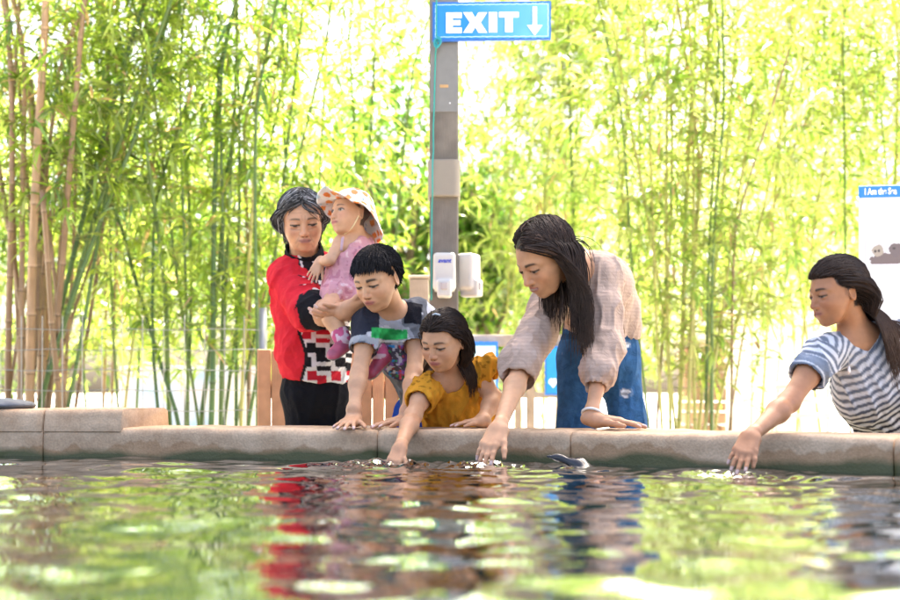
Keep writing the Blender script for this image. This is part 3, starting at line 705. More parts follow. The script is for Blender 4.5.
# ================================================================== planting
def leaves(base, dirs, L, W, col, droop=.25, r=None):
    """lanceolate blades: base, mid-left, mid-right, tip with a fold along the midrib"""
    n = len(base); d = dirs / (np.linalg.norm(dirs, axis=1)[:, None] + 1e-9)
    side = np.cross(d, np.stack([r.normal(0, .45, n), r.normal(0, .45, n), np.ones(n)], 1)); side /= np.linalg.norm(side, axis=1)[:, None] + 1e-9
    up = np.cross(side, d); L = L[:, None]; W = W[:, None]
    q1 = base + d * L * .32 + side * W * .5 + up * W * .12; q2 = base + d * L * .32 - side * W * .5 + up * W * .12
    q3 = base + d * L * .70 + side * W * .33 - A(0, 0, 1) * L * droop * .35; q4 = base + d * L * .70 - side * W * .33 - A(0, 0, 1) * L * droop * .35
    tip = base + d * L - A(0, 0, 1) * L * droop
    V = np.stack([base, q1, q3, tip, q4, q2], 1).reshape(-1, 3); i = np.arange(n)[:, None] * 6
    F = np.concatenate([i + np.array([[0, 1, 2, 5]]), i + np.array([[5, 2, 3, 4]])]) if False else np.concatenate([i + np.array([[0, 1, 2, 4]]), i + np.array([[0, 4, 4, 5]])])
    F = np.concatenate([i + np.array([[0, 1, 4, 5]]), i + np.array([[1, 2, 3, 4]])])
    return V, F, np.repeat(col, 6, axis=0)
def ribbon_twigs(p0, p1, r, col):
    """thin three-sided sticks"""
    n = len(p0); d = p1 - p0; d /= np.linalg.norm(d, axis=1)[:, None] + 1e-9; u = np.cross(d, A(.3, .2, 1)); u /= np.linalg.norm(u, axis=1)[:, None] + 1e-9; w = np.cross(d, u)
    V = []
    for p, rr in ((p0, r), (p1, r * .5)):
        for k in range(3): V.append(p + rr * (math.cos(2.1 * k) * u + math.sin(2.1 * k) * w))
    V = np.stack(V, 1).reshape(-1, 3); i = np.arange(n)[:, None] * 6
    F = np.concatenate([i + np.array([[k, (k + 1) % 3, (k + 1) % 3 + 3, k + 3]]) for k in range(3)])
    return V, F, np.tile(np.asarray(col, float), (len(V), 1))
def culm_path(p, q, bow, n):
    t = np.linspace(0, 1, n)[:, None]; return p + (q - p) * t + bow * (t * t - t) * -1.0 * 1.0
def culm(parent, pts, r0, r1, col, seed, node=.27, name='culm'):
    """jointed bamboo stem along a path"""
    pts = np.asarray(pts, float); s = np.concatenate([[0], np.cumsum(np.linalg.norm(np.diff(pts, axis=0), axis=1))]); L = s[-1]
    r_ = random.Random(seed); st = []; rad = []; cl = []; z = r_.uniform(0, .2); col = np.array(col)
    st.append(0); rad.append(1); cl.append(col)
    while z < L - .02:
        sh = 1 + r_.uniform(-.14, .14)
        for dz, k, c in ((-.012, 1.0, col * sh), (-.003, 1.16, col * .55), (.004, 1.16, col * 1.25 + .03), (.016, 1.0, col * 1.1)):
            st.append(z + dz); rad.append(k); cl.append(c)
        z += node * r_.uniform(.8, 1.2)
    st.append(L); rad.append(1); cl.append(col)
    st = np.clip(np.array(st), 0, L); o = np.argsort(st, kind='stable'); st = st[o] + np.arange(len(st)) * 1e-5; rad = np.array(rad)[o]; cl = np.array(cl)[o]
    P3 = np.stack([np.interp(st, s, pts[:, k]) for k in range(3)], 1); rr = (r0 + (r1 - r0) * st / L) * rad
    m_ = MB(); m_.tube(P3, rr, 8, np.clip(cl, 0, 1)); return m_.build(name, M_culm, parent, True)
GREENC = (.085, .15, .03); TANC = (.30, .19, .10); YELC = (.36, .34, .09); DRYC = (.20, .125, .065); DKGR = (.065, .125, .028)
def clump(label, base, Yc, culms, nleaf, leafcols, rad, zlo, zhi, seed, leafL=.125, dens_pow=1.0, px_w=None, dead=.05):
    """culms: list of (px0,py0,px1,py1,radius_px,colour,[bend px]) photo lines at about distance Yc, carried down to the ground and on upwards"""
    r = np.random.default_rng(seed); t = thing('bamboo_clump', label, 'bamboo', A(J(base, 0, Yc)[0], Yc, 0)); paths = []
    for i, c in enumerate(culms):
        a, b, e, g, w, col = c[:6]; top_end = len(c) > 7 and c[7]
        Yq = Yc + r.uniform(-.25, .35); p = J(a, b, Yq); q = J(e, g, Yq + r.uniform(-.3, .3))
        d = (q - p) / max(q[2] - p[2], .05); p0 = p - d * p[2]; p0 = p - A(d[0] * .6, d[1] * .6, 1) * p[2]
        q1 = q if top_end else q + d * r.uniform(.5, 1.4) + A(r.uniform(-.2, .2), r.uniform(-.2, .2), 0)
        bow = (c[6] if len(c) > 6 else r.uniform(-8, 8)) / FPX * Yq
        tt = np.linspace(0, 1, 26)[:, None]; tm = ((p[2] + q[2]) / 2) / max(q1[2], .1)
        pts = np.where(tt < .35, 1, 1) * 0 + np.stack([np.interp(tt[:, 0], [0, p[2] / q1[2], q[2] / q1[2], 1] if not top_end else [0, p[2] / q1[2], 1], [x[k] for x in ((p0, p, q, q1) if not top_end else (p0, p, q))]) for k in range(3)], 1)
        pts = pts + A(1, 0, 0) * bow * np.sin(tt * math.pi)
        pts[:, 0] += .010 * np.sin(tt[:, 0] * 9 + i)
        w = w * (.92 if px_w is None else px_w); culm(t, pts, w / FPX * Yq * .55, w / FPX * Yq * (.5 if top_end else .32), col, seed * 100 + i); paths.append(pts)
    # sprays of leaves along the stems
    Vs, Fs, Cs = [], [], []; n0 = 0
    live = [p for p, c in zip(paths, culms) if not (len(c) > 7 and c[7])] or paths
    ns = int(nleaf * .62) // 8; pi = r.integers(0, len(live), ns)
    zt = zlo + (zhi - zlo) * r.random(ns) ** dens_pow
    o = np.stack([np.array([np.interp(zt[i], live[pi[i]][:, 2], live[pi[i]][:, k]) for i in range(ns)]) for k in range(3)], 1)
    o[:, 2] = zt
    az = r.uniform(0, 2 * math.pi, ns); rr = rad * (.12 + .88 * r.random(ns) ** .7)
    tip = o + np.stack([np.cos(az) * rr, np.sin(az) * rr * .8, rr * r.uniform(-.25, .75, ns)], 1)
    V, F, C = ribbon_twigs(o, tip, np.full((ns, 1), .0028), (.22, .24, .07)); Vs.append(V); Fs.append(F); Cs.append(C); n0 += len(V)
    m = 8; b = np.repeat(tip, m, 0); back = np.repeat(o, m, 0); f = r.uniform(.0, .55, len(b))[:, None]; b = b + (back - b) * f * r.random((len(b), 1))
    od = np.repeat(unit_rows(tip - o), m, 0); dr = od * .55 + r.normal(0, .55, (len(b), 3)); dr[:, 2] -= .25
    lc = np.array(leafcols); ci = r.choice(len(lc), ns, p=None); col = np.repeat(lc[ci], m, 0) * r.uniform(.7, 1.3, (len(b), 1)) * np.array([1, 1, 1])
    dd = r.random(len(b)) < dead; col[dd] = A(.36, .24, .12) * r.uniform(.7, 1.2, (dd.sum(), 1))
    L = leafL * r.uniform(.55, 1.25, len(b)); W = L * r.uniform(.10, .16, len(b))
    V, F, C = leaves(b, dr, L, W, col, r=r); Vs.append(V); Fs.append(F + n0); Cs.append(C)
    mk('foliage', np.concatenate(Vs), np.concatenate(Fs), M_leaf, t, np.concatenate(Cs), smooth=False)
    return t
def unit_rows(v): return v / (np.linalg.norm(v, axis=1)[:, None] + 1e-9)
LG = [(.15, .23, .03), (.19, .27, .04), (.23, .30, .045), (.09, .16, .025), (.27, .33, .07)]
LY = [(.22, .29, .05), (.28, .33, .08), (.16, .25, .045), (.31, .34, .11), (.22, .29, .06)]
clump('thick bamboo clump of tan and dark green culms behind the raised wall', 40, 6.5, [
    (14, 405, 20, 60, 8, TANC), (27, 405, 36, 110, 12, TANC, 3), (38, 405, 31, 75, 10, TANC, 6, True), (46, 405, 60, 200, 9, DRYC), (52, 405, 90, 0, 7, TANC, -8),
    (58, 330, 146, 7, 7, DKGR, -6), (46, 400, 140, 146, 7, DKGR, -10), (50, 405, 175, 20, 6, GREENC, -14), (5, 405, 4, 40, 9, DRYC), (66, 405, 78, 100, 5, TANC), (20, 405, 64, 60, 6, TANC),
    (33, 405, -20, 20, 7, DRYC), (62, 405, 120, 100, 5, GREENC), (-10, 405, -30, 50, 8, GREENC), (44, 405, 44, 140, 10, TANC, 2, True), (72, 405, 100, 180, 5, DRYC), (24, 405, 44, 150, 7, DRYC, 5, True), (30, 405, 70, 120, 6, TANC, -5, True), (56, 405, 40, 190, 7, DRYC, 4, True), (18, 405, 10, 120, 6, DRYC), (40, 405, 110, 190, 4, DRYC, 6), (64, 405, 52, 230, 5, TANC, 0, True), (12, 405, 50, 170, 5, DRYC), (48, 405, 22, 60, 6, DRYC, -4)],
    9000, LG, .50, 1.5, 3.5, 11, dens_pow=.8, px_w=.8)
clump('young green bamboo with thin crossing culms beside the slat fence', 215, 6.7, [
    (176, 425, 117, 220, 6, DKGR, 3), (165, 425, 158, 200, 5, DKGR), (172, 425, 164, 290, 7, GREENC), (201, 425, 224, 180, 7, DKGR, 2), (183, 425, 184, 100, 5, GREENC), (190, 425, 186, 60, 4, GREENC),
    (207, 425, 216, 60, 8, DKGR, 4), (216, 425, 232, 0, 5, GREENC), (233, 425, 232, 150, 5, DKGR), (240, 425, 252, 40, 5, YELC), (250, 425, 246, 120, 6, TANC), (246, 425, 300, 20, 5, GREENC), (258, 425, 262, 100, 5, DKGR),
    (226, 425, 290, 60, 5, GREENC), (197, 425, 145, 60, 4, GREENC), (240, 425, 330, 40, 4, GREENC), (222, 425, 222, 80, 5, DKGR)],
    11500, LG, .55, .85, 3.6, 12, dens_pow=.75, px_w=.75)
clump('slender bamboo with pale leaves behind the thin wire fence', 105, 7.4, [
    (98, 405, 104, 60, 5, TANC), (108, 405, 120, 40, 4, DRYC), (122, 405, 112, 90, 4, GREENC), (138, 405, 150, 60, 4, GREENC), (90, 405, 70, 60, 4, GREENC), (128, 405, 180, 20, 4, YELC)],
    7500, LG + LY[:2], .6, .9, 3.7, 13, dens_pow=.8, px_w=.7)
clump('leafy green bamboo rising behind the woman in red', 345, 7.8, [
    (300, 425, 280, 40, 5, GREENC), (322, 425, 330, 40, 4, GREENC), (348, 425, 372, 60, 5, DKGR), (366, 425, 350, 30, 4, GREENC), (384, 425, 420, 60, 4, GREENC), (330, 425, 300, 60, 4, YELC)],
    7000, LG, .6, .8, 3.5, 14, dens_pow=.7, px_w=.7)
clump('tall yellow bamboo clump with many golden culms behind the pool', 690, 7.3, [
    (676, 430, 694, 20, 8, YELC, 2), (684, 430, 706, 0, 6, YELC), (690, 430, 700, 160, 7, TANC), (697, 430, 690, 30, 6, YELC), (702, 430, 740, 60, 6, YELC, -5), (708, 430, 770, 60, 5, YELC, -8), (714, 430, 728, 120, 6, GREENC),
    (668, 430, 664, 60, 6, YELC), (660, 430, 640, 40, 5, YELC), (655, 430, 668, 100, 5, TANC), (720, 430, 800, 90, 5, YELC, -10), (672, 430, 612, 40, 5, YELC, 8), (732, 430, 742, 220, 5, DRYC), (648, 430, 622, 120, 5, GREENC), (704, 430, 716, 30, 5, GREENC)],
    11500, LY, .60, .8, 3.6, 15, dens_pow=.8, px_w=.62)
clump('pale yellow-green bamboo behind the woman in jeans', 600, 8.6, [
    (545, 430, 560, 40, 4, YELC), (565, 430, 575, 60, 4, YELC), (590, 430, 570, 30, 5, GREENC), (612, 430, 630, 30, 4, YELC), (632, 430, 640, 100, 4, YELC), (640, 430, 600, 40, 4, YELC)],
    11000, LY, .75, .8, 3.9, 16, dens_pow=.7, px_w=.7)
clump('arching yellow bamboo hanging over the girl in stripes', 830, 8.4, [
    (760, 430, 790, 40, 4, YELC), (800, 430, 850, 60, 4, YELC, -12), (850, 430, 840, 40, 4, GREENC), (880, 430, 900, 40, 5, YELC), (905, 430, 880, 60, 4, GREENC), (925, 430, 900, 40, 4, YELC), (735, 430, 800, 160, 4, DRYC, -16), (820, 430, 780, 60, 4, YELC)],
    11500, LY + LG[:1], .75, 1.0, 3.8, 17, dens_pow=.65, px_w=.7)

clump('distant pale bamboo showing to the right of the exit sign', 530, 10.4, [(500, 430, 520, 60, 3, YELC), (520, 430, 500, 80, 3, YELC), (545, 430, 560, 40, 3, YELC), (570, 430, 590, 60, 3, GREENC), (585, 430, 560, 90, 3, YELC), (530, 430, 545, 150, 3, YELC)],
    15000, LY, .95, 1.4, 4.6, 18, .14, dens_pow=.7, px_w=.7)
clump('distant pale bamboo between the golden culms and the information board', 810, 10.8, [(770, 430, 800, 60, 3, YELC), (800, 430, 780, 80, 3, YELC), (835, 430, 850, 40, 3, YELC), (870, 430, 880, 60, 3, GREENC), (900, 430, 880, 90, 3, YELC), (750, 430, 745, 150, 3, YELC)],
    16000, LY, 1.0, 1.2, 4.6, 19, .14, dens_pow=.7, px_w=.7)

clump('leafy bamboo left of the thick tan clump', -140, 7.2, [(-90, 420, -70, 40, 5, GREENC), (-120, 420, -150, 60, 6, TANC), (-150, 420, -120, 30, 5, GREENC), (-180, 420, -220, 60, 5, GREENC), (-60, 420, -40, 80, 4, DKGR), (-210, 420, -190, 60, 5, YELC)],
    9000, LG, .75, .8, 3.6, 41, dens_pow=.7, px_w=.8)
clump('leafy yellow-green bamboo beyond the information board', 1040, 7.6, [(960, 430, 980, 40, 4, YELC), (1000, 430, 970, 60, 4, YELC), (1040, 430, 1060, 30, 5, GREENC), (1080, 430, 1050, 60, 4, YELC), (1110, 430, 1140, 80, 4, GREENC)],
    9000, LY, .75, .9, 3.7, 42, dens_pow=.7, px_w=.8)

def tree(label, px, Yt, crown_z, crown_r, nleaf, cols, seed, leafL=.11, wl=.42):
    r = np.random.default_rng(seed); base = A(J(px, 0, Yt)[0], Yt, 0); t = thing('broadleaf_tree', label, 'tree', base)
    cc = base + A(0, 0, crown_z); m_ = MB(); limbs = []
    top = base + A(.1, 0, crown_z * .9); m_.tube([base, base + A(.03, 0, crown_z * .3), base + A(-.02, .03, crown_z * .6), top], [.11, .09, .07, .03], 9, (.16, .12, .085))
    for k in range(14):
        a = r.uniform(0, 6.28); z = r.uniform(.25, .85) * crown_z; s = base + A(0, 0, z); e = cc + A(math.cos(a) * crown_r[0] * r.uniform(.5, .9), math.sin(a) * crown_r[1] * r.uniform(.5, .9), crown_r[2] * r.uniform(-.7, .8))
        mid = (s + e) / 2 + A(0, 0, .12); m_.tube([s, mid, e], [.045, .03, .01], 6, (.17, .13, .09)); limbs.append((s, mid, e))
    m_.build('trunk', M_wood, t, True)
    nleaf = int(nleaf * .7); nc = 90; cdir = r.normal(0, 1, (nc, 3)); cdir = unit_rows(cdir) * (r.random((nc, 1)) ** .45); cen = cc + cdir * np.array(crown_r)
    m = nleaf // nc; b = np.repeat(cen, m, 0) + r.normal(0, 1, (nc * m, 3)) * np.array(crown_r).mean() * .16
    col = np.repeat(np.array(cols)[r.integers(0, len(cols), nc)] * r.uniform(.75, 1.25, (nc, 1)), m, 0) * r.uniform(.8, 1.2, (nc * m, 1))
    dr = r.normal(0, 1, (nc * m, 3)); dr[:, 2] -= .3; L = leafL * r.uniform(.6, 1.3, len(b)); V, F, C = leaves(b, dr, L, L * wl, col, .15, r)
    mk('crown', V, F, M_leaf, t, C, smooth=False); return t
TG = [(.07, .15, .02), (.10, .19, .025), (.13, .22, .03), (.05, .11, .02)]
tree('bright green broadleaf tree just left of the shelter post', 405, 11.0, 2.3, (.75, .7, 1.5), 7000, TG, 21)
tree('fresh green broadleaf tree to the right of the dispensers', 485, 11.5, 2.0, (.6, .6, 1.25), 6000, TG, 22)
tree('hazy green tree far behind the thick bamboo clump', 60, 15.0, 2.9, (2.0, 1.2, 2.2), 11000, LG, 23, .14)
tree('hazy green tree far behind the thin crossing culms', 250, 15.5, 2.8, (2.0, 1.2, 2.1), 11000, LG, 24, .14)
tree('far yellow-green tree beyond the handrail', 560, 17.0, 2.6, (1.7, 1.2, 2.0), 7000, LY, 25, .14)
tree('far yellow-green tree beyond the stone pillar', 730, 18.0, 3.2, (2.2, 1.2, 2.1), 6500, LY, 26, .14)
tree('far yellow-green tree beyond the information board', 900, 17.0, 2.9, (1.8, 1.2, 2.2), 7500, LY, 27, .14)
# ================================================================== people
M_skin = attr_mat('skin', .46, .08, 60, .15, 420, sss=.10, spec=.3)
M_wet = M_skin
M_hair = attr_mat('hair_strands', .45, .25, 40, spec=.16)
M_cloth = attr_mat('woven_cloth', .9, .10, 35, .25, 700, fold=.5, spec=.08)
M_denim = attr_mat('denim', .9, .28, 45, .35, 900, fold=.55, spec=.1)
M_shoe = attr_mat('shoe', .5, .1, 60, .1, 300)

def frame(fwd, up, roll=0.):
    f = unit(fwd); u = unit(np.asarray(up) - f * np.dot(up, f)); l = np.cross(u, f)       # l = the figure's own left
    if roll:
        c, s = math.cos(roll), math.sin(roll); l, u = c * l + s * u, c * u - s * l
    return np.stack([l, f, u], 1)
def gaze(yaw, pitch):
    """yaw: degrees, 0 = towards the camera, + = towards the photo's left; pitch + = down"""
    y, p = math.radians(yaw), math.radians(pitch)
    f = A(-math.sin(y) * math.cos(p), -math.cos(y) * math.cos(p), -math.sin(p)); u = A(-math.sin(y) * math.sin(p), -math.cos(y) * math.sin(p), math.cos(p))
    return f, u

class Head:
    def __init__(s, c, H, yaw, pitch, roll=0., chub=0., age=0., smile=0.):
        s.c = np.asarray(c, float); s.H = H; f, u = gaze(yaw, pitch); s.M = frame(f, u, math.radians(roll)); s.chub = chub; s.age = age; s.smile = smile
    def w(s, *p): return s.c + s.M @ (np.array(p, float) * s.H)
    def loc(s, V): return (V - s.c) @ s.M / s.H
    def build(s, F, neck_to=None, neck_r=.20):
        H, w, M, ch = s.H, s.w, s.M, s.chub
        E = lambda c, r, k=.03, mode='u': F.ell(w(*c), np.array(r) * H, M, k * H, mode)
        C = lambda a, b, ra, rb=None, k=.03, mode='u': F.cap(w(*a), w(*b), ra * H, (ra if rb is None else rb) * H, k * H, mode)
        E((0, -.075, .135), (.335, .405, .355), 0)
        E((0, .12, -.04), (.285, .25, .33), .10)
        E((0, .16, -.24), (.215 + .03 * ch, .195, .215), .10)
        E((0, .275, -.395), (.085, .075, .065), .09)
        for x in (-1, 1):
            E((x * .155, .195, -.13), (.11 + .035 * ch, .13, .12 + .035 * ch), .08)
            C((x * .23, .03, -.10), (x * .135, .19, -.36), .07 + .02 * ch, .055, .10)
            C((x * .06, .325, .085), (x * .22, .245, .075), .045, .035, .06)
            E((x * .145, .375, .005), (.085, .07, .06), .06, 's')
            E((x * .142, .265, .0), (.088, .088, .082), .012)
            C((x * .07, .345, .035), (x * .21, .29, .025), .014, .010, .03)
            if s.age:
                C((x * .080, .385, -.14), (x * .155, .340, -.29), .014, .010, .03, 's'); C((x * .10, .37, -.065), (x * .19, .31, -.055), .010, .008, .025, 's')
        # nose
        C((0, .335, .04), (0, .442 - .03 * ch, -.125), .026, .038, .05)
        E((0, .425 - .03 * ch, -.145), (.046, .045, .036), .03)
        for x in (-1, 1):
            E((x * .050, .385, -.15), (.030, .042, .030), .025)
            E((x * .030, .415, -.185), (.014, .02, .012), .01, 's')
        # mouth
        E((0, .325, -.255), (.125, .07, .085), .06)
        for x in (-1, 1):
            C((x * .035, .392, -.232), (x * .105, .345, -.248 + .03 * s.smile), .018, .010, .02)
        C((-.06, .375, -.276), (.06, .375, -.276), .024, .024, .03)
        C((-.085, .375, -.256 + .012 * s.smile), (.085, .375, -.256 + .012 * s.smile), .006, .006, .012, 's')
        # ears
        for x in (-1, 1):
            R = M @ np.array(Matrix.Rotation(x * math.radians(-24), 3, 'Z') @ Matrix.Rotation(math.radians(-10), 3, 'X'))
            F.ell(w(x * .335, -.045, -.045), np.array((.035, .075, .125)) * H, R, .025 * H)
            F.ell(w(x * .365, -.03, -.035), np.array((.028, .045, .085)) * H, R, .015 * H, 's')
        if neck_to is not None:
            F.cap(w(0, -.10, -.2), neck_to, neck_r * H, neck_r * 1.08 * H, .08 * H)
    def paint(s, V, col, skin, lip, brow, gaze_down=.6, iris=(.03, .018, .01), scalp=None, hairline=.30, browk=1., look=0.):
        q = s.loc(V); x, y, z = q[:, 0], q[:, 1], q[:, 2]; near = (np.abs(x) < .5) & (y > .12) & (np.abs(z) < .5)
        skin = np.asarray(skin, float)
        # natural redness of cheeks and nose
        for cx in (-.17, .17):
            b = np.exp(-(((x - cx) / .10) ** 2 + ((z + .13) / .09) ** 2)) * near; col[:] = col * (1 - b[:, None] * A(.0, .12, .12))
        b = np.exp(-((x / .06) ** 2 + ((z + .13) / .06) ** 2)) * near; col[:] = col * (1 - b[:, None] * A(0, .09, .09))
        def B(w, cc):
            w = np.clip(w, 0, 1)[:, None] * near[:, None]; col[:] = col * (1 - w) + np.asarray(cc, float) * w
        def D(w, k): w = np.clip(w, 0, 1)[:, None] * near[:, None]; col[:] = col * (1 - w * (1 - k))
        px = .0022 / s.H                                     # about one mesh cell, in head units
        inside = lambda d: np.clip(.5 - d / (1.6 * px), 0, 1)  # soft edge of a signed distance
        fy = np.clip((y - .22) / .05, 0, 1)
        zl = z + .255 - .35 * s.smile * x * x
        B(inside((np.sqrt((x / .108) ** 2 + (zl / .038) ** 2) - 1) * .038) * fy * .95, lip)
        D(inside(np.abs(zl) - .008) * inside(np.abs(x) - .10) * fy * .8, .35)
        if s.smile: B(inside((np.sqrt((x / .066) ** 2 + ((zl + .001) / .013) ** 2) - 1) * .013) * fy * .8, (.60, .49, .40))
        if s.age:
            for sx in (-1, 1):
                for (xa, za, xb, zb, wd, k) in ((.075, -.15, .145, -.30, .012, .72), (.07, -.075, .21, -.065, .012, .78), (.10, -.30, .13, -.38, .010, .8), (.03, .20, .20, .19, .008, .85), (.03, .25, .18, .24, .008, .85), (.025, .09, .03, .15, .008, .75)):
                    dx, dz = xb - xa, zb - za; tt = np.clip(((sx * x - xa) * dx + (z - za) * dz) / (dx * dx + dz * dz), 0, 1); D(inside(np.hypot(sx * x - xa - tt * dx, z - za - tt * dz) - wd) * fy, k)
        for sx in (-1, 1):
            ex = sx * .145
            u = (x - ex) / .078; top = .030 * (1 - gaze_down) - .014 * gaze_down; bot = -.027
            ctr = -.004; arc = 1 - u * u
            lidu = ctr + top * arc; lidl = ctr + bot * arc; ins = np.clip((1.0 - np.abs(u)) / .12, 0, 1)
            op = inside(z - lidu) * inside(lidl - z) * ins * fy
            B(op, (.50, .46, .43))
            B(op * inside(np.hypot((x - ex - look * .03) / 1., (z - ctr + .014 * gaze_down)) - .036), iris)
            B(inside(np.abs(z - lidu - .003) - .011 - .003 * gaze_down) * np.clip((1.12 - np.abs(u)) / .15, 0, 1) * fy * 1.0, (.018, .012, .010))
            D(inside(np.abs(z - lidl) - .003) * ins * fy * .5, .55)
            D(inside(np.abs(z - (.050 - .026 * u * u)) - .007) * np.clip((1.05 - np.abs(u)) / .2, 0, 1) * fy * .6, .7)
            t = (sx * x - .050) / .19; tc = np.clip(t, 0, 1); arch = .092 + .022 * np.sin(tc * 2.6) - .024 * tc
            B(inside(np.abs(z - arch) - (.021 - .010 * tc) * browk) * np.clip(t / .12, 0, 1) * np.clip((1 - t) / .25, 0, 1) * np.clip((y - .1) / .05, 0, 1) * .95, brow)
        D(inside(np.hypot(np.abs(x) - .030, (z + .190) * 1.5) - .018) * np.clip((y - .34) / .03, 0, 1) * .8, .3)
        if scalp is not None:
            m = s.hair_region(q, hairline).astype(float)
            for dx, dy, dz in ((0, 0, .015), (0, 0, -.015), (0, .015, 0), (0, -.015, 0)): m += s.hair_region(q + A(dx, dy, dz), hairline)
            m = (m / 5)[:, None]; col[:] = col * (1 - m) + np.asarray(scalp) * m
    def hair_region(s, q, hl=.30):
        x, y, z = q[:, 0], q[:, 1], q[:, 2]
        front = z > hl - .10 * np.clip((.25 - y) / .5, 0, 1) - .35 * np.clip((-.02 - y) / .2, 0, 1) - .35 * np.clip((np.abs(x) - .25) / .08, 0, 1) * (y < .16) * (y > -.02) * .55
        return (front & (z > -.02)) | ((y < -.12) & (z > -.26))

def hand(F, wrist, fwd, pn, S, thumb, curl=(.25, .25, .25, .3), spread=1.0, tcurl=.25, tout=.55, wr=None, kw=.012):
    """pn: direction the palm faces; thumb: direction (roughly) the thumb side points to"""
    f = unit(fwd); n = unit(np.asarray(pn) - f * np.dot(pn, f)); u = np.cross(f, n); u = u if np.dot(u, thumb) > 0 else -u; w = np.asarray(wrist, float)
    X = lambda a, b, c=0.: w + S * (a * f + b * u + c * n)
    kn = [(.47, .155), (.50, .055), (.475, -.045), (.43, -.14)]; ln = (.40, .46, .42, .33); fr = (.047, .049, .046, .040)
    F.cap(X(-.10, 0), X(.08, 0), (wr or .15 * S), .135 * S, kw)
    for a, b in kn: F.cap(X(.06, b * .75), X(a, b, -.012), .092 * S, .066 * S, .10 * S)
    F.cap(X(.10, .10, .03), X(.34, .14, .02), .10 * S, .06 * S, .10 * S)
    tips = []
    for i, ((a, b), L, r) in enumerate(zip(kn, ln, fr)):
        an = (b - .005) * 1.1 * spread; d = unit(f * math.cos(an) + u * math.sin(an)); p = X(a, b, -.012); th = curl[i] * .55
        for sgm, (fl, k) in enumerate(((.45, 1.0), (.31, .95), (.24, .85))):
            q = p + S * L * fl * (d * math.cos(th) + n * math.sin(th)); F.cap(p, q, r * k * S * (1.03 if sgm else 1.12), r * k * .93 * S, .018 * S if sgm else .05 * S); p = q; th += curl[i]
        tips.append((p, d * math.cos(th - curl[i]) + n * math.sin(th - curl[i]), n))
    d = unit(f * math.cos(tout) + u * math.sin(tout)); p = X(.13, .13, .03)
    for fl, r0, r1, t in ((.24, .075, .058, 0), (.19, .056, .052, tcurl), (.15, .050, .040, tcurl * 1.8)):
        dd = unit(d * math.cos(t) + f * math.sin(t) * .8 + n * math.sin(t) * .5); q = p + S * fl * dd; F.cap(p, q, r0 * S, r1 * S, .04 * S); p = q
    return tips
def limb(F, a, b, c, r, k=.02):
    """shoulder-elbow-wrist (or hip-knee-ankle) with a fuller upper third"""
    a, b, c = map(np.asarray, (a, b, c)); m = a + (b - a) * .45; m2 = b + (c - b) * .3
    F.chain([a, m, b], [r[0], r[0] * .97, r[1]], k); F.chain([b, m2, c], [r[1], r[1] * 1.04, r[2]], k)

def finish(F, name, mat, root, colfn, rel=1, wr=0., wdir=None, wf=18, seed=0, clampz=None, lvl=None):
    V, Q = F.mesh(); V = relax(V, Q, rel, .5) if rel else V
    if wr:
        n = vnormals(V, Q); p = V * wf
        if wdir is not None:
            d = unit(wdir); p = p - np.outer(V @ d, d) * wf * .72
        r1 = 1 - np.abs(fbm(p, 2, seed)) * 3.2; r1 = np.clip(r1, 0, 1) ** 2; r2 = fbm(p * 2.3, 2, seed + 5)
        V = V + n * (wr * (r1 - .35) + wr * .45 * r2)[:, None]
    if lvl is not None: V = lvl(V)
    return mk(name, V, Q, mat, root, colfn(V), True)

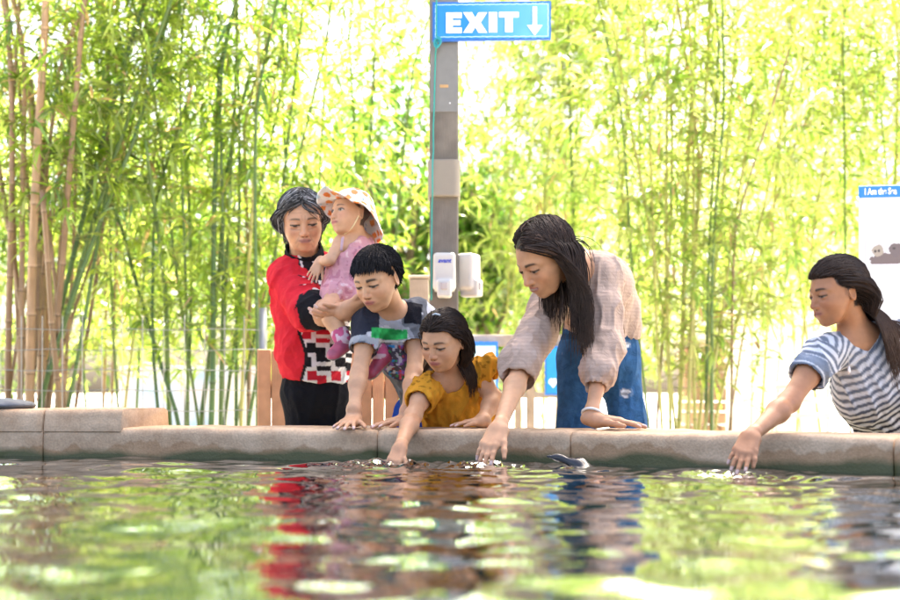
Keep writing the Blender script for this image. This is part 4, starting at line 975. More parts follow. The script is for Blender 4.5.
# ---- hair: many tapering locks that run over the head and fall free of it
def strands(name, root, roots, dirs, length, push, col, rad=.0022, step=.007, stiff=.75, grav=A(0, 0, -1), off=.004, seed=0, taper=.25, flowfn=None, offr=.008, wav=0.0, colvar=.35, lvar=.26, jit=.035, cling=.7, tips=None, steer=None):
    r = np.random.default_rng(seed); n = len(roots); p = np.array(roots, float); d = unit_rows(np.array(dirs, float)); ln = np.broadcast_to(np.asarray(length, float), (n,)) * r.uniform(1.08 - lvar, 1.08, n)
    o = off + offr * r.random(n); m = int(ln.max() / step) + 1; P_ = [p.copy()]; ph = r.uniform(0, 6.28, n)
    for i in range(m):
        g = (grav if flowfn is None else flowfn(p)); d = unit_rows(d * stiff + g * (1 - stiff) + r.normal(0, jit, (n, 3)))
        q = p + d * step
        dist, nrm = push(q); need = np.maximum(o - dist, 0)[:, None]; q = q + nrm * need
        over = ((nrm[:, 2] > .05) & (dist > o) & (dist < .06))[:, None]; q = q - nrm * np.where(over, (dist - o)[:, None] * cling, 0)
        if wav: q = q + wav * np.sin(ph + i * .35)[:, None] * np.stack([np.ones(n), np.zeros(n), np.zeros(n)], 1)
        done = (i * step) > ln; q[done] = p[done]; mv = q - p; ok = (np.linalg.norm(mv, axis=1) > step * .2)[:, None]; d = np.where(done[:, None] | ~ok, d, unit_rows(mv)); p = q; P_.append(p.copy())
    P_ = np.stack(P_, 1); m = P_.shape[1]; k = np.minimum((ln / step).astype(int) + 1, m - 1)
    t = np.gradient(P_, axis=1); t /= np.linalg.norm(t, axis=2, keepdims=True) + 1e-9
    u = np.cross(t, A(.31, .9, .17)); u /= np.linalg.norm(u, axis=2, keepdims=True) + 1e-9; w_ = np.cross(t, u)
    ii = np.arange(m)[None, :] / k[:, None]; rr = rad * r.uniform(.7, 1.35, n)[:, None] * (1 - (1 - taper) * np.clip(ii, 0, 1) ** 1.6); rr = np.where(ii > 1, 0, rr)
    ring = [P_ + rr[..., None] * (math.cos(a) * u * 1.5 + math.sin(a) * w_ * .8) for a in (0, 2.1, 4.2)]
    V = np.stack(ring, 2).reshape(-1, 3); base = (np.arange(n)[:, None] * m + np.arange(m - 1)[None]).ravel()
    keep = (np.arange(m - 1)[None] < k[:, None]).ravel(); base = base[keep] * 3
    Fq = np.concatenate([np.stack([base + a, base + (a + 1) % 3, base + 3 + (a + 1) % 3, base + 3 + a], 1) for a in range(3)])
    used = np.zeros(len(V), int); used[Fq.ravel()] = 1; mp = np.cumsum(used) - 1
    c = np.asarray(col(roots, r) if callable(col) else np.tile(col, (n, 1)), float) * r.uniform(1 - colvar, 1 + colvar, n)[:, None]
    c = np.repeat(c[:, None, :], m, 1)
    if tips is not None: c = c * (1 - np.clip(ii, 0, 1)[..., None] ** 1.5) + np.asarray(tips) * np.clip(ii, 0, 1)[..., None] ** 1.5
    C = np.repeat(c.reshape(-1, 3), 3, 0)
    return mk(name, V[used > 0], mp[Fq], M_hair, root, C[used > 0], True)
def pusher(ells=(), caps=()):
    """nearest distance and outward direction of a set of ellipsoids (c, r, M) and capsules (a, b, r)"""
    def fn(p):
        best = np.full(len(p), 9.); nb = np.zeros_like(p)
        for c, r, M in ells:
            q = (p - c) @ M; k0 = np.linalg.norm(q / r, axis=1); g = (q / r ** 2); k1 = np.linalg.norm(g, axis=1) + 1e-9; d = k0 * (k0 - 1) / k1; n = unit_rows(g) @ M.T
            m = d < best; best[m] = d[m]; nb[m] = n[m]
        for a, b, ra in caps:
            a = np.asarray(a); ba = np.asarray(b) - a; t = np.clip((p - a) @ ba / ba.dot(ba), 0, 1); v = p - a - t[:, None] * ba; l = np.linalg.norm(v, axis=1) + 1e-9; d = l - ra
            m = d < best; best[m] = d[m]; nb[m] = (v / l[:, None])[m]
        return best, nb
    return fn
def head_ells(h, g=0.):
    return [(h.w(0, -.075, .135), (np.array((.335, .405, .355)) + g) * h.H, h.M), (h.w(0, .12, -.04), (np.array((.285, .25, .33)) + g) * h.H, h.M)]
def scalp_points(h, n, r, cond):
    """random points on the skull (head units) satisfying cond(q)"""
    out = []
    while len(out) < n:
        v = unit_rows(r.normal(0, 1, (n * 3, 3))); q = v * np.array((.34, .41, .36)) + np.array((0, -.075, .135)); q = q[cond(q)]; out.extend(q[:n - len(out)])
    return np.array(out)
def shoe(root, ankle, toe_dir, L, col, sole, up=A(0, 0, 1), name='shoe'):
    f = unit(toe_dir); u = unit(np.asarray(up) - f * np.dot(up, f)); s = np.cross(f, u); a = np.asarray(ankle, float); X = lambda x, y, z: a + L * (x * f + y * s + z * u)
    F = Field(a - 1.1 * L, a + 1.1 * L, .004)
    F.cap(X(-.08, 0, .02), X(-.08, 0, -.14), .17 * L, .19 * L, .02); F.cap(X(-.08, 0, -.17), X(.55, 0, -.22), .17 * L, .14 * L, .04 * L * 3); F.cap(X(.2, 0, -.12), X(.55, 0, -.2), .15 * L, .12 * L, .03)
    F.cap(X(-.08, 0, .06), X(-.08, 0, .3), .12 * L, .12 * L, .01, 's')
    F.plane_cut(X(0, 0, -.31), -u)
    def colfn(V):
        c = np.tile(np.asarray(col, float), (len(V), 1)); c *= (1 + .5 * fbm(V * 60, 2, 3)[:, None]); z = ((V - a) @ u) / L; c[z < -.25] = sole; return np.clip(c, 0, 1)
    return finish(F, name, M_shoe, root, colfn, 1)
def trousers(root, hips, legs, col, name='trousers', mat=None, hipr=(.14, .11), thigh=.075, ankle=.05, colfn=None, side=A(1, 0, 0), h=.006, wr=.006, top=None, seed=2, zmin=.03):
    """hips: pelvis centre; legs: list of (hip, knee, ankle)"""
    P_ = np.array([hips] + [p for l in legs for p in l]); F = Field(P_.min(0) - .2, P_.max(0) + .2, h)
    for (a, b, c) in legs: F.chain([a, b, c], [thigh, (thigh + ankle) * .5, ankle], .03)
    F.ecap(hips + A(0, 0, .05), hips - A(0, 0, .05), side, hipr[0], hipr[0], hipr[1], hipr[1], .05)
    if top is not None: F.plane_cut(top[0], top[1])
    F.plane_cut(A(0, 0, zmin), A(0, 0, -1))
    cf = colfn or (lambda V: np.tile(np.asarray(col, float), (len(V), 1)))
    return finish(F, name, mat or M_cloth, root, cf, 2, wr, A(0, 0, 1), 16, seed)
def bbox_field(pts, pad, h):
    P_ = np.array(pts); return Field(P_.min(0) - pad, P_.max(0) + pad, h)
const = lambda c: (lambda V: np.tile(np.asarray(c, float), (len(V), 1)))
SK1 = (.55, .30, .165); SK2 = (.51, .27, .145); SK3 = (.38, .18, .09); SKB = (.57, .325, .19); SKG = (.52, .285, .165)
LIP = (.38, .12, .10); DARKH = (.016, .011, .009)
def nails(col, V, tips, r, c=(.62, .42, .36)):
    for p, d, n in tips:
        q = V - (p - d * r * .1 - n * r * .6); m = (np.abs(q @ d) < r * 1.1) & (np.linalg.norm(q - np.outer(q @ d, d), axis=1) < r * .8); col[m] = c
def body(name_root, F, head, skin, lip=LIP, brow=DARKH, tips=(), tipr=.006, h=.0024, **kw):
    V, Q = F.mesh(); V = relax(V, Q, 1, .35); col = np.tile(np.asarray(skin, float), (len(V), 1))
    col *= (1 + .10 * fbm(V * 22, 2, 4)[:, None]); col *= 1 + fbm(V * 9, 3, 14)[:, None] * A(.08, .16, .18)
    head.paint(V, col, skin, lip, brow, **kw); nails(col, V, tips, tipr)
    return mk('body', V, Q, M_skin, name_root, np.clip(col, 0, 1), True)

# ------------------------------------------------------------------ woman in the beige blouse
def woman():
    t = thing('person', 'long-haired woman in beige blouse and ripped jeans bending over the wall', 'person', A(J(600, 430, 4.05)[0], 4.05, 0), 'people around the touch pool')
    hd = Head(J(544, 258, 3.74), .218, 60, 36, roll=-4, smile=1)
    nb = J(578, 272, 3.88); sr, sl = J(550, 303, 3.96), J(603, 276, 3.87)
    er, wr_ = J(521, 370, 3.70), J(499, 428, 3.44); el, wl = J(606, 344, 3.77), J(592, 411, 3.64)
    side = sl - sr
    secs = [(J(603, 345, 4.10), .115, .09), (J(600, 316, 4.08), .105, .085), (J(590, 290, 4.0), .115, .088), (J(579, 278, 3.93), .11, .07)]
    F = Field(A(.06, 3.28, .555), A(.60, 4.25, 1.36), .0024)
    hd.build(F, nb, .23); F.loft(secs, side, -.006, .04)
    for s, e, w_, r in ((sr, er, wr_, (.038, .0285, .0185)), (sl, el, wl, (.040, .0285, .018))): limb(F, s, e, w_, r); F.cap(nb, s, .05, .046, .05)
    t1 = hand(F, wr_, J(480, 462, 3.36) - wr_, A(.55, .9, -.2), .150, A(1, -.4, .2), (.16, .2, .24, .28), .6, .3, .5, .020)
    lw = A(wl[0], wl[1] - .01, WALLZ + .030); F.cap(wl, lw, .019, .019, .02)
    t2 = hand(F, lw, A(.97, -.15, -.10), A(0, 0, -1), .16, A(0, -1, 0), (.10, .08, .08, .1), 1.0, .1, .7, .019)
    body(t, F, hd, SK2, brow=(.03, .02, .015), tips=t1 + t2, tipr=.007, gaze_down=.66, scalp=(.02, .014, .011), hairline=.31)
    # blouse
    F = Field(A(.12, 3.5, .74), A(.66, 4.3, 1.28), .0042)
    F.loft([(J(604, 330, 4.10), .118, .108), (J(602, 314, 4.08), .116, .105), (J(592, 288, 4.0), .122, .10), (J(580, 277, 3.93), .115, .078)], side, 0, .04); F.plane_cut(J(602, 334, 4.1), A(-.12, .1, -1))
    F.chain([sr, sr + (er - sr) * .5, er + A(0, 0, .02), J(519, 375, 3.69)], [.055, .056, .058, .054], .03)
    F.chain([sl, sl + (el - sl) * .5, J(604, 350, 3.76), J(599, 372, 3.71), J(596, 384, 3.69)], [.056, .050, .056, .050, .032], .03)
    F.cap(nb, sl, .05, .055, .04); F.cap(nb, sr, .052, .054, .05)
    d = unit(wr_ - er); F.cap(J(519, 378, 3.68), J(511, 400, 3.60), .044, .07, .004, 's'); F.plane_cut(J(516, 378, 3.60), d + A(0, 0, 0)) if False else None
    F.cap(J(597, 381, 3.69), J(593, 402, 3.66), .029, .029, .003, 's')
    F.ell(hd.w(.05, .12, -.62), (.085, .075, .06), hd.M, .01, 's')          # neck opening
    F.cap(nb + A(-.02, -.05, .02), hd.w(0, -.05, -.25), .062, .06, .008, 's')
    def cf(V):
        c = np.tile(A(.47, .345, .27), (len(V), 1)); s = np.sin(V[:, 2] * 2 * math.pi / .011); c *= (1 + .07 * s[:, None])
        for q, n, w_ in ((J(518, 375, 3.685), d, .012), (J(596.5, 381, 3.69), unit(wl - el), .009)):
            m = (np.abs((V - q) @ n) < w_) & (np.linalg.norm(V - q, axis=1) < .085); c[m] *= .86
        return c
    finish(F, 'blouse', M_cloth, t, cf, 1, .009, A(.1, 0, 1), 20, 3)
    # jeans with frayed rips
    hips = J(599, 343, 4.10)
    legs = [(J(579, 358, 4.08), A(J(573, 440, 4.03)[0], 4.03, .50), A(J(574, 430, 4.05)[0], 4.12, .06)), (J(619, 356, 4.12), A(J(634, 440, 4.06)[0], 4.06, .50), A(J(640, 430, 4.1)[0], 4.18, .06))]
    rips = [(J(624.5, 345, 4.03), .016, .008), (J(627.5, 393, 4.0), .017, .012), (J(559, 352, 4.0), .010, .022)]
    def jf(V):
        n = fbm(V * 9, 3, 2)[:, None]; c = A(.028, .085, .185) * (1 + .35 * n); fade = np.exp(-((V[:, 0:1] - .57) / .05) ** 2) * np.clip((.92 - V[:, 2:3]) * 5, 0, 1) * .6; c = c * (1 + fade)
        c[np.abs(V[:, 2] - J(0, 337, 4.1)[2]) < .010] *= .6
        for q, a, b in rips:
            u, v = (V[:, 0] - q[0]) / a, (V[:, 2] - q[2]) / b; m = (u * u + v * v + 2.2 * fbm(V * 90, 2, 6) < .9) & (V[:, 1] < q[1] + .05); c[m] = (A(.50, .53, .56) * (1 + .5 * np.sin(V[:, 2:3] * 2400 + 3 * fbm(V * 60, 2, 3)[:, None])))[m]
            ring = (u * u + v * v + 1.5 * fbm(V * 70, 2, 9) < 2.0) & ~m & (V[:, 1] < q[1] + .05); c[ring] = c[ring] * .6 + A(.25, .33, .42) * .4
        return c
    trousers(t, hips, legs, None, 'jeans', M_denim, (.122, .10), .067, .048, jf, unit(side), .0045, .006, (J(600, 322, 4.1), A(-.1, -.1, 1)), 4)
    for l in legs: shoe(t, l[2] + A(0, 0, .035), A(-.2, -1, 0), .25, (.5, .48, .45), (.7, .7, .68))
    # bracelet
    F = Field(lw - .06, lw + A(.06, .06, .09), .0022); b0 = wl + (lw - wl) * .35
    ax = unit(wl - el); 
    m_ = MB(); u = unit(np.cross(ax, A(0, 1, 0))); v = np.cross(ax, u); m_.tube([b0 + .0285 * (math.cos(a) * u + math.sin(a) * v) for a in np.linspace(0, 6.283, 30)], .0042, 7, (.72, .69, .64)); m_.build('bracelet', M_plastic, t, True)
    # hair: two curtains from a parting
    r = np.random.default_rng(3)
    q = scalp_points(hd, 4600, r, lambda q: hd.hair_region(q, .27) & ((q[:, 1] < .16) | (q[:, 0] > .0)) & ((q[:, 1] < .22) | (q[:, 2] > .30))); roots = hd.c + (q * hd.H) @ hd.M.T
    sgn = np.where(q[:, 0] + .03 * r.normal(0, 1, len(q)) > -.02, 1., -1.)
    dl = np.stack([np.where(sgn > 0, .9, -.15), np.where(sgn > 0, -.35, -1.), .0 * sgn], 1) @ hd.M.T
    def flow(p):
        l = hd.loc(p); back = hd.M @ A(0, -1, 0); out = hd.M @ A(1, 0, 0)
        k = np.clip((l[:, 1] + .05) / .25, 0, 1) * np.clip((l[:, 2] + .50) / .3, 0, 1); g = np.tile(A(0, -.10, -1), (len(p), 1)) + back * (k * np.where(l[:, 0] > 0, 1.3, 2.2))[:, None] + np.outer(np.where(l[:, 0] > 0, .30, .15) * k, out)
        return unit_rows(g)
    push = pusher(head_ells(hd, .012), [(nb, sr, .06), (secs[2][0], nb, .10), (sl, el, .064)])
    strands('hair', t, roots, dl, np.where(q[:, 1] > 0, .33, .30) * np.where(q[:, 0] < 0, .72, 1.0), push, lambda a, r: A(.022, .013, .009) * (1 + 3.6 * (r.random((len(a), 1)) < .14) * r.random((len(a), 1))), 0.0014, .0095, .72, off=.001, offr=.011, seed=4, flowfn=flow, lvar=.4, tips=(.050, .030, .020), wav=.0004)
    return t

# ------------------------------------------------------------------ girl in the striped shirt
def striped_girl():
    t = thing('person', 'girl in a striped T-shirt reaching one arm down to the water', 'person', A(J(915, 430, 3.7)[0], 3.7, 0), 'people around the touch pool')
    hd = Head(J(836, 292, 3.38), .182, 74, 13, roll=0, chub=.3)
    nb = J(860, 340, 3.43); sr, sl = J(822, 354, 3.37), J(905, 340, 3.50)
    er, wr_ = J(789, 402, 3.27), J(751, 436, 3.11); el, wl = J(938, 392, 3.42), J(934, 428, 3.25)
    side = sl - sr
    secs = [(J(922, 440, 3.66), .125, .10), (J(900, 412, 3.58), .115, .09), (J(874, 378, 3.49), .115, .085), (J(862, 356, 3.45), .09, .06)]
    F = Field(A(.66, 2.93, .545), A(1.42, 3.85, 1.19), .0024)
    hd.build(F, nb, .21); F.loft(secs, side, -.006, .035)
    for s, e, w_, r in ((sr, er, wr_, (.032, .026, .0165)), (sl, el, wl, (.032, .026, .018))): limb(F, s, e, w_, r); F.cap(nb, s, .035, .036, .04)
    t1 = hand(F, wr_, J(730, 475, 3.03) - wr_, A(.35, .75, -.6), .130, A(1, -.3, -.2), (.10, .14, .18, .22), .9, .4, .35, .0165)
    lw = A(wl[0], wl[1], WALLZ + .024); F.cap(wl, lw, .021, .019, .02); t2 = hand(F, lw, A(-.3, -1, -.1), A(0, 0, -1), .13, A(-1, 0, 0), wr=.019)
    body(t, F, hd, SK3, lip=(.30, .11, .085), brow=(.02, .013, .01), tips=t1, tipr=.006, gaze_down=.75, scalp=(.02, .013, .01), hairline=.25)
    F = Field(A(.78, 3.22, .60), A(1.48, 3.9, 1.06), .0042)
    F.loft([(J(926, 448, 3.67), .150, .125), (J(902, 412, 3.58), .138, .112), (J(875, 378, 3.49), .128, .098), (J(863, 358, 3.45), .10, .070)], side, 0, .045)
    s2 = sr + (er - sr) * .36; F.chain([sr + A(.01, 0, -.004), s2], [.046, .053], .03); F.chain([sl, sl + (el - sl) * .45], [.050, .056], .03)
    F.cap(nb, sr, .038, .043, .04); F.cap(nb, sl, .038, .043, .04)
    F.cap(s2 + (er - sr) * .0, s2 + (er - sr) * .4, .040, .050, .003, 's'); F.plane_cut(J(0, 433, 3.5) * A(0, 0, 1) - A(0, 0, .06), A(0, 0, -1))
    F.plane_cut(s2 + (er - sr) * .13, er - sr) if False else None
    fcam = A(-.35, -.94, .0)
    F.cap(nb + A(-.012, -.05, .028), nb + A(.004, -.085, -.036), .050, .020, .006, 's'); F.cap(nb + A(0, 0, .02), hd.w(0, -.08, -.28), .052, .05, .006, 's')
    sp = unit(secs[0][0] - nb)
    def cf(V):
        a = (V - nb) @ sp + .012 * fbm(V * 9, 2, 2); n_ = (V - nb); c = np.tile(A(.60, .61, .63), (len(V), 1)); st = np.sin(a * 2 * math.pi / .0205 + 1.0)
        d = unit(er - sr); al = (V - sr) @ d; dist = np.linalg.norm(V - sr - np.outer(np.clip(al, 0, 1), d), axis=1); slv = (al > .0) & (dist < .065) & (V[:, 0] < sr[0] + .03)
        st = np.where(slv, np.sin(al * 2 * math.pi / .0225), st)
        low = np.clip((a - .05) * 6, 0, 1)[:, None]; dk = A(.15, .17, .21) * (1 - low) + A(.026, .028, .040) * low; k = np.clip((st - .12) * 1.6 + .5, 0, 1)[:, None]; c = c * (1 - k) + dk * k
        m = slv & (np.abs(al - .36 * np.linalg.norm(er - sr)) < .014); c[m] = A(.20, .23, .28)
        dn = np.linalg.norm(np.cross(V - (nb + A(-.012, -.05, .028)), unit(A(.016, -.035, -.064))), axis=1)
        return c
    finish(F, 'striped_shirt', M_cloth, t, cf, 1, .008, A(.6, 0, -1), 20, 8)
    hips = J(926, 452, 3.70); 
    legs = [(hips + A(-.06, 0, -.03), A(hips[0] - .06, 3.7, .36), A(hips[0] - .05, 3.78, .05)), (hips + A(.07, .05, -.03), A(hips[0] + .08, 3.74, .36), A(hips[0] + .09, 3.84, .05))]
    trousers(t, hips, legs, (.05, .07, .12), 'leggings', M_denim, (.12, .10), .062, .04)
    for l in legs: shoe(t, l[2] + A(0, 0, .03), A(-.3, -1, 0), .21, (.6, .3, .35), (.7, .7, .68))
    # thin necklace with a small pendant
    m_ = MB(); a, b, c = nb + A(-.044, -.034, .040), J(849, 366, 3.355), nb + A(.055, -.02, .035)
    p1 = [a + (b - a) * s + A(-.004, -.012, -.006) * math.sin(s * 3.14) for s in np.linspace(0, 1, 10)]; p2 = [b + (c - b) * s + A(.006, -.012, -.012) * math.sin(s * 3.14) for s in np.linspace(0, 1, 10)]
    m_.tube(p1 + p2[1:], .0011, 5, (.55, .52, .48)); nk = m_.build('necklace', M_metal, t, True)
    m_ = MB(); m_.tube([b, b - A(0, 0, .006), b - A(0, 0, .016), b - A(0, 0, .022)], [.001, .0042, .0048, .001], 7, (.75, .70, .68)); m_.build('pendant', M_metal, nk, True)
    r = np.random.default_rng(5); q = scalp_points(hd, 3800, r, lambda q: hd.hair_region(q, .25) & ((q[:, 2] > .0) | (r.random(len(q)) < .45))); roots = hd.c + (q * hd.H) @ hd.M.T
    dl = np.stack([np.sign(q[:, 0]) * .15, -1 + 0 * q[:, 0], .10 + 0 * q[:, 0]], 1) @ hd.M.T
    knot = hd.w(0, -.56, .10)
    def flow(p):
        l = hd.loc(p); back = unit(knot - hd.c); k = np.clip((l[:, 1] + .38) / .3, 0, 1); g = back[None] * (k * 1.6)[:, None] + A(.22, .05, -.9)
        g = g + np.outer(np.clip((l[:, 2] - .0) * 1.2, 0, .6) * k, A(0, 0, .6)); return unit_rows(g)
    push = pusher(head_ells(hd, .02), [(nb, sl, .05), (nb, sr, .05), (secs[2][0], nb, .09)])
    ln = np.where(q[:, 2] > .05, .27, .20) + np.where(r.random(len(q)) < .12, .05, 0)
    strands('hair', t, roots, dl, ln, push, A(.022, .013, .009), 0.0012, .008, .62, off=.000, offr=.007, seed=6, flowfn=flow, lvar=.5, tips=(.060, .034, .022), wav=.0004)
    return t

# ------------------------------------------------------------------ toddler in mustard
def toddler():
    t = thing('person', 'small girl in a mustard blouse dipping her hand in the pool', 'person', A(J(458, 430, 4.0)[0], 4.02, 0), 'people around the touch pool')
    hd = Head(J(443, 341, 3.76), .176, 33, 24, roll=-3, chub=1.0)
    nb = J(450, 380, 3.86); sr, sl = J(426, 388, 3.80), J(477, 376, 3.88)
    er, wr_ = J(413, 416, 3.68), J(400, 448, 3.50); el, wl = J(494, 399, 3.86), J(482, 421, 3.76)
    side = sl - sr
    secs = [(J(464, 440, 4.04), .10, .085), (J(460, 415, 3.98), .10, .08), (J(453, 393, 3.91), .092, .07), (J(451, 384, 3.88), .075, .05)]
    F = Field(A(-.20, 3.40, .55), A(.16, 4.18, 1.06), .0022)
    hd.build(F, nb, .19); F.loft(secs, side, -.006, .03)
    for s, e, w_, r in ((sr, er, wr_, (.028, .024, .0165)), (sl, el, wl, (.028, .025, .017))): limb(F, s, e, w_, r); F.cap(nb, s, .032, .032, .03)
    t1 = hand(F, wr_, J(388, 474, 3.44) - wr_, A(.2, .8, -.5), .105, A(1, 0, 0), (.15, .18, .2, .2), .8, wr=.0165)
    lw = A(wl[0], wl[1] - .01, WALLZ + .021); F.cap(wl, lw, .020, .018, .02)
    t2 = hand(F, lw, A(-.95, -.25, -.08), A(0, 0, -1), .105, A(0, -1, 0), (.12, .1, .1, .12), 1.3, wr=.017)
    body(t, F, hd, SK2, tips=t1 + t2, tipr=.005, gaze_down=.66, brow=(.05, .03, .02), scalp=(.02, .013, .01), hairline=.27)
    F = Field(A(-.17, 3.62, .60), A(.19, 4.22, .90), .0036)
    F.loft([(J(466, 446, 4.05), .125, .105), (J(461, 415, 3.98), .118, .098), (J(453, 393, 3.91), .102, .082), (J(451, 385, 3.88), .082, .06)], side, 0, .04)
    F.chain([sr + A(.005, 0, 0), sr + (er - sr) * .42], [.040, .046], .02); F.chain([sl, J(486, 372, 3.88)], [.040, .044], .02); F.chain([J(474, 372, 3.87), J(489, 362, 3.86)], [.03, .026], .02)
    F.cap(nb, sr, .034, .040, .03); F.cap(nb, sl, .034, .040, .03)
    F.cap(sr + (er - sr) * .40, sr + (er - sr) * .9, .034, .05, .003, 's'); F.cap(J(489, 382, 3.88), J(497, 404, 3.88), .032, .046, .003, 's'); F.cap(J(494, 372, 3.87), J(500, 392, 3.87), .022, .04, .003, 's')
    F.cap(nb + A(-.004, -.045, .01), hd.w(0, .0, -.5), .050, .05, .006, 's'); F.cap(nb + A(0, 0, .015), hd.w(0, -.08, -.28), .050, .048, .005, 's')
    F.plane_cut(A(0, 0, .635), A(0, 0, -1))
    def cf(V):
        c = np.tile(A(.56, .245, .022), (len(V), 1)); c *= (1 + .12 * np.sin(V[:, 0] * 210 + 6 * fbm(V * 15, 2))[:, None] * (V[:, 2:3] < nb[2] - .03))
        hol = (vnoise(V * 120, 3) > .72) & (V[:, 2] > sl[2] - .04) & (np.abs(V[:, 0] - nb[0]) > .045); c[hol] *= .55
        return c
    finish(F, 'blouse', M_cloth, t, cf, 1, .010, A(.05, 0, 1), 26, 12)
    hips = J(466, 452, 4.06); hips[2] = .54
    legs = [(hips + A(-.05, 0, -.02), A(hips[0] - .05, 4.03, .30), A(hips[0] - .05, 4.06, .05)), (hips + A(.05, .02, -.02), A(hips[0] + .05, 4.05, .30), A(hips[0] + .05, 4.1, .05))]
    trousers(t, hips, legs, (.022, .03, .07), 'leggings', M_denim, (.095, .085), .055, .035)
    for l in legs: shoe(t, l[2] + A(0, 0, .03), A(-.1, -1, 0), .15, (.5, .2, .25), (.7, .7, .68))
    r = np.random.default_rng(8); q = scalp_points(hd, 3400, r, lambda q: hd.hair_region(q, .27)); roots = hd.c + (q * hd.H) @ hd.M.T
    sg = np.where(q[:, 0] > -.05, 1., -1.); dl = np.stack([sg * .45, -.8 + 0 * sg, .2 + 0 * sg], 1) @ hd.M.T
    def flow(p):
        l = hd.loc(p); back = hd.M @ A(0, -1, 0); k = np.clip((l[:, 1] + .15) / .3, 0, 1); return unit_rows(np.tile(A(-.05, .30, -1), (len(p), 1)) + back * (k * 1.25)[:, None])
    push = pusher(head_ells(hd, .015), [(nb, sl, .040), (nb, sr, .040), (secs[2][0], nb, .08)])
    strands('hair', t, roots, dl, np.where(q[:, 0] > 0, .165, .13), push, A(.018, .011, .008), 0.0012, .0075, .66, off=.000, offr=.008, seed=9, flowfn=flow, lvar=.45, tips=(.055, .032, .02), wav=.0004)
    # small clip catching the hair on top
    m_ = MB(); a = hd.w(.02, .10, .535); m_.tube([a + hd.M @ A(-.010, .0, -.004), a, a + hd.M @ A(.014, -.004, -.006)], .0032, 7, (.30, .36, .42)); m_.build('hair_clip', M_plastic, t, True)
    return t

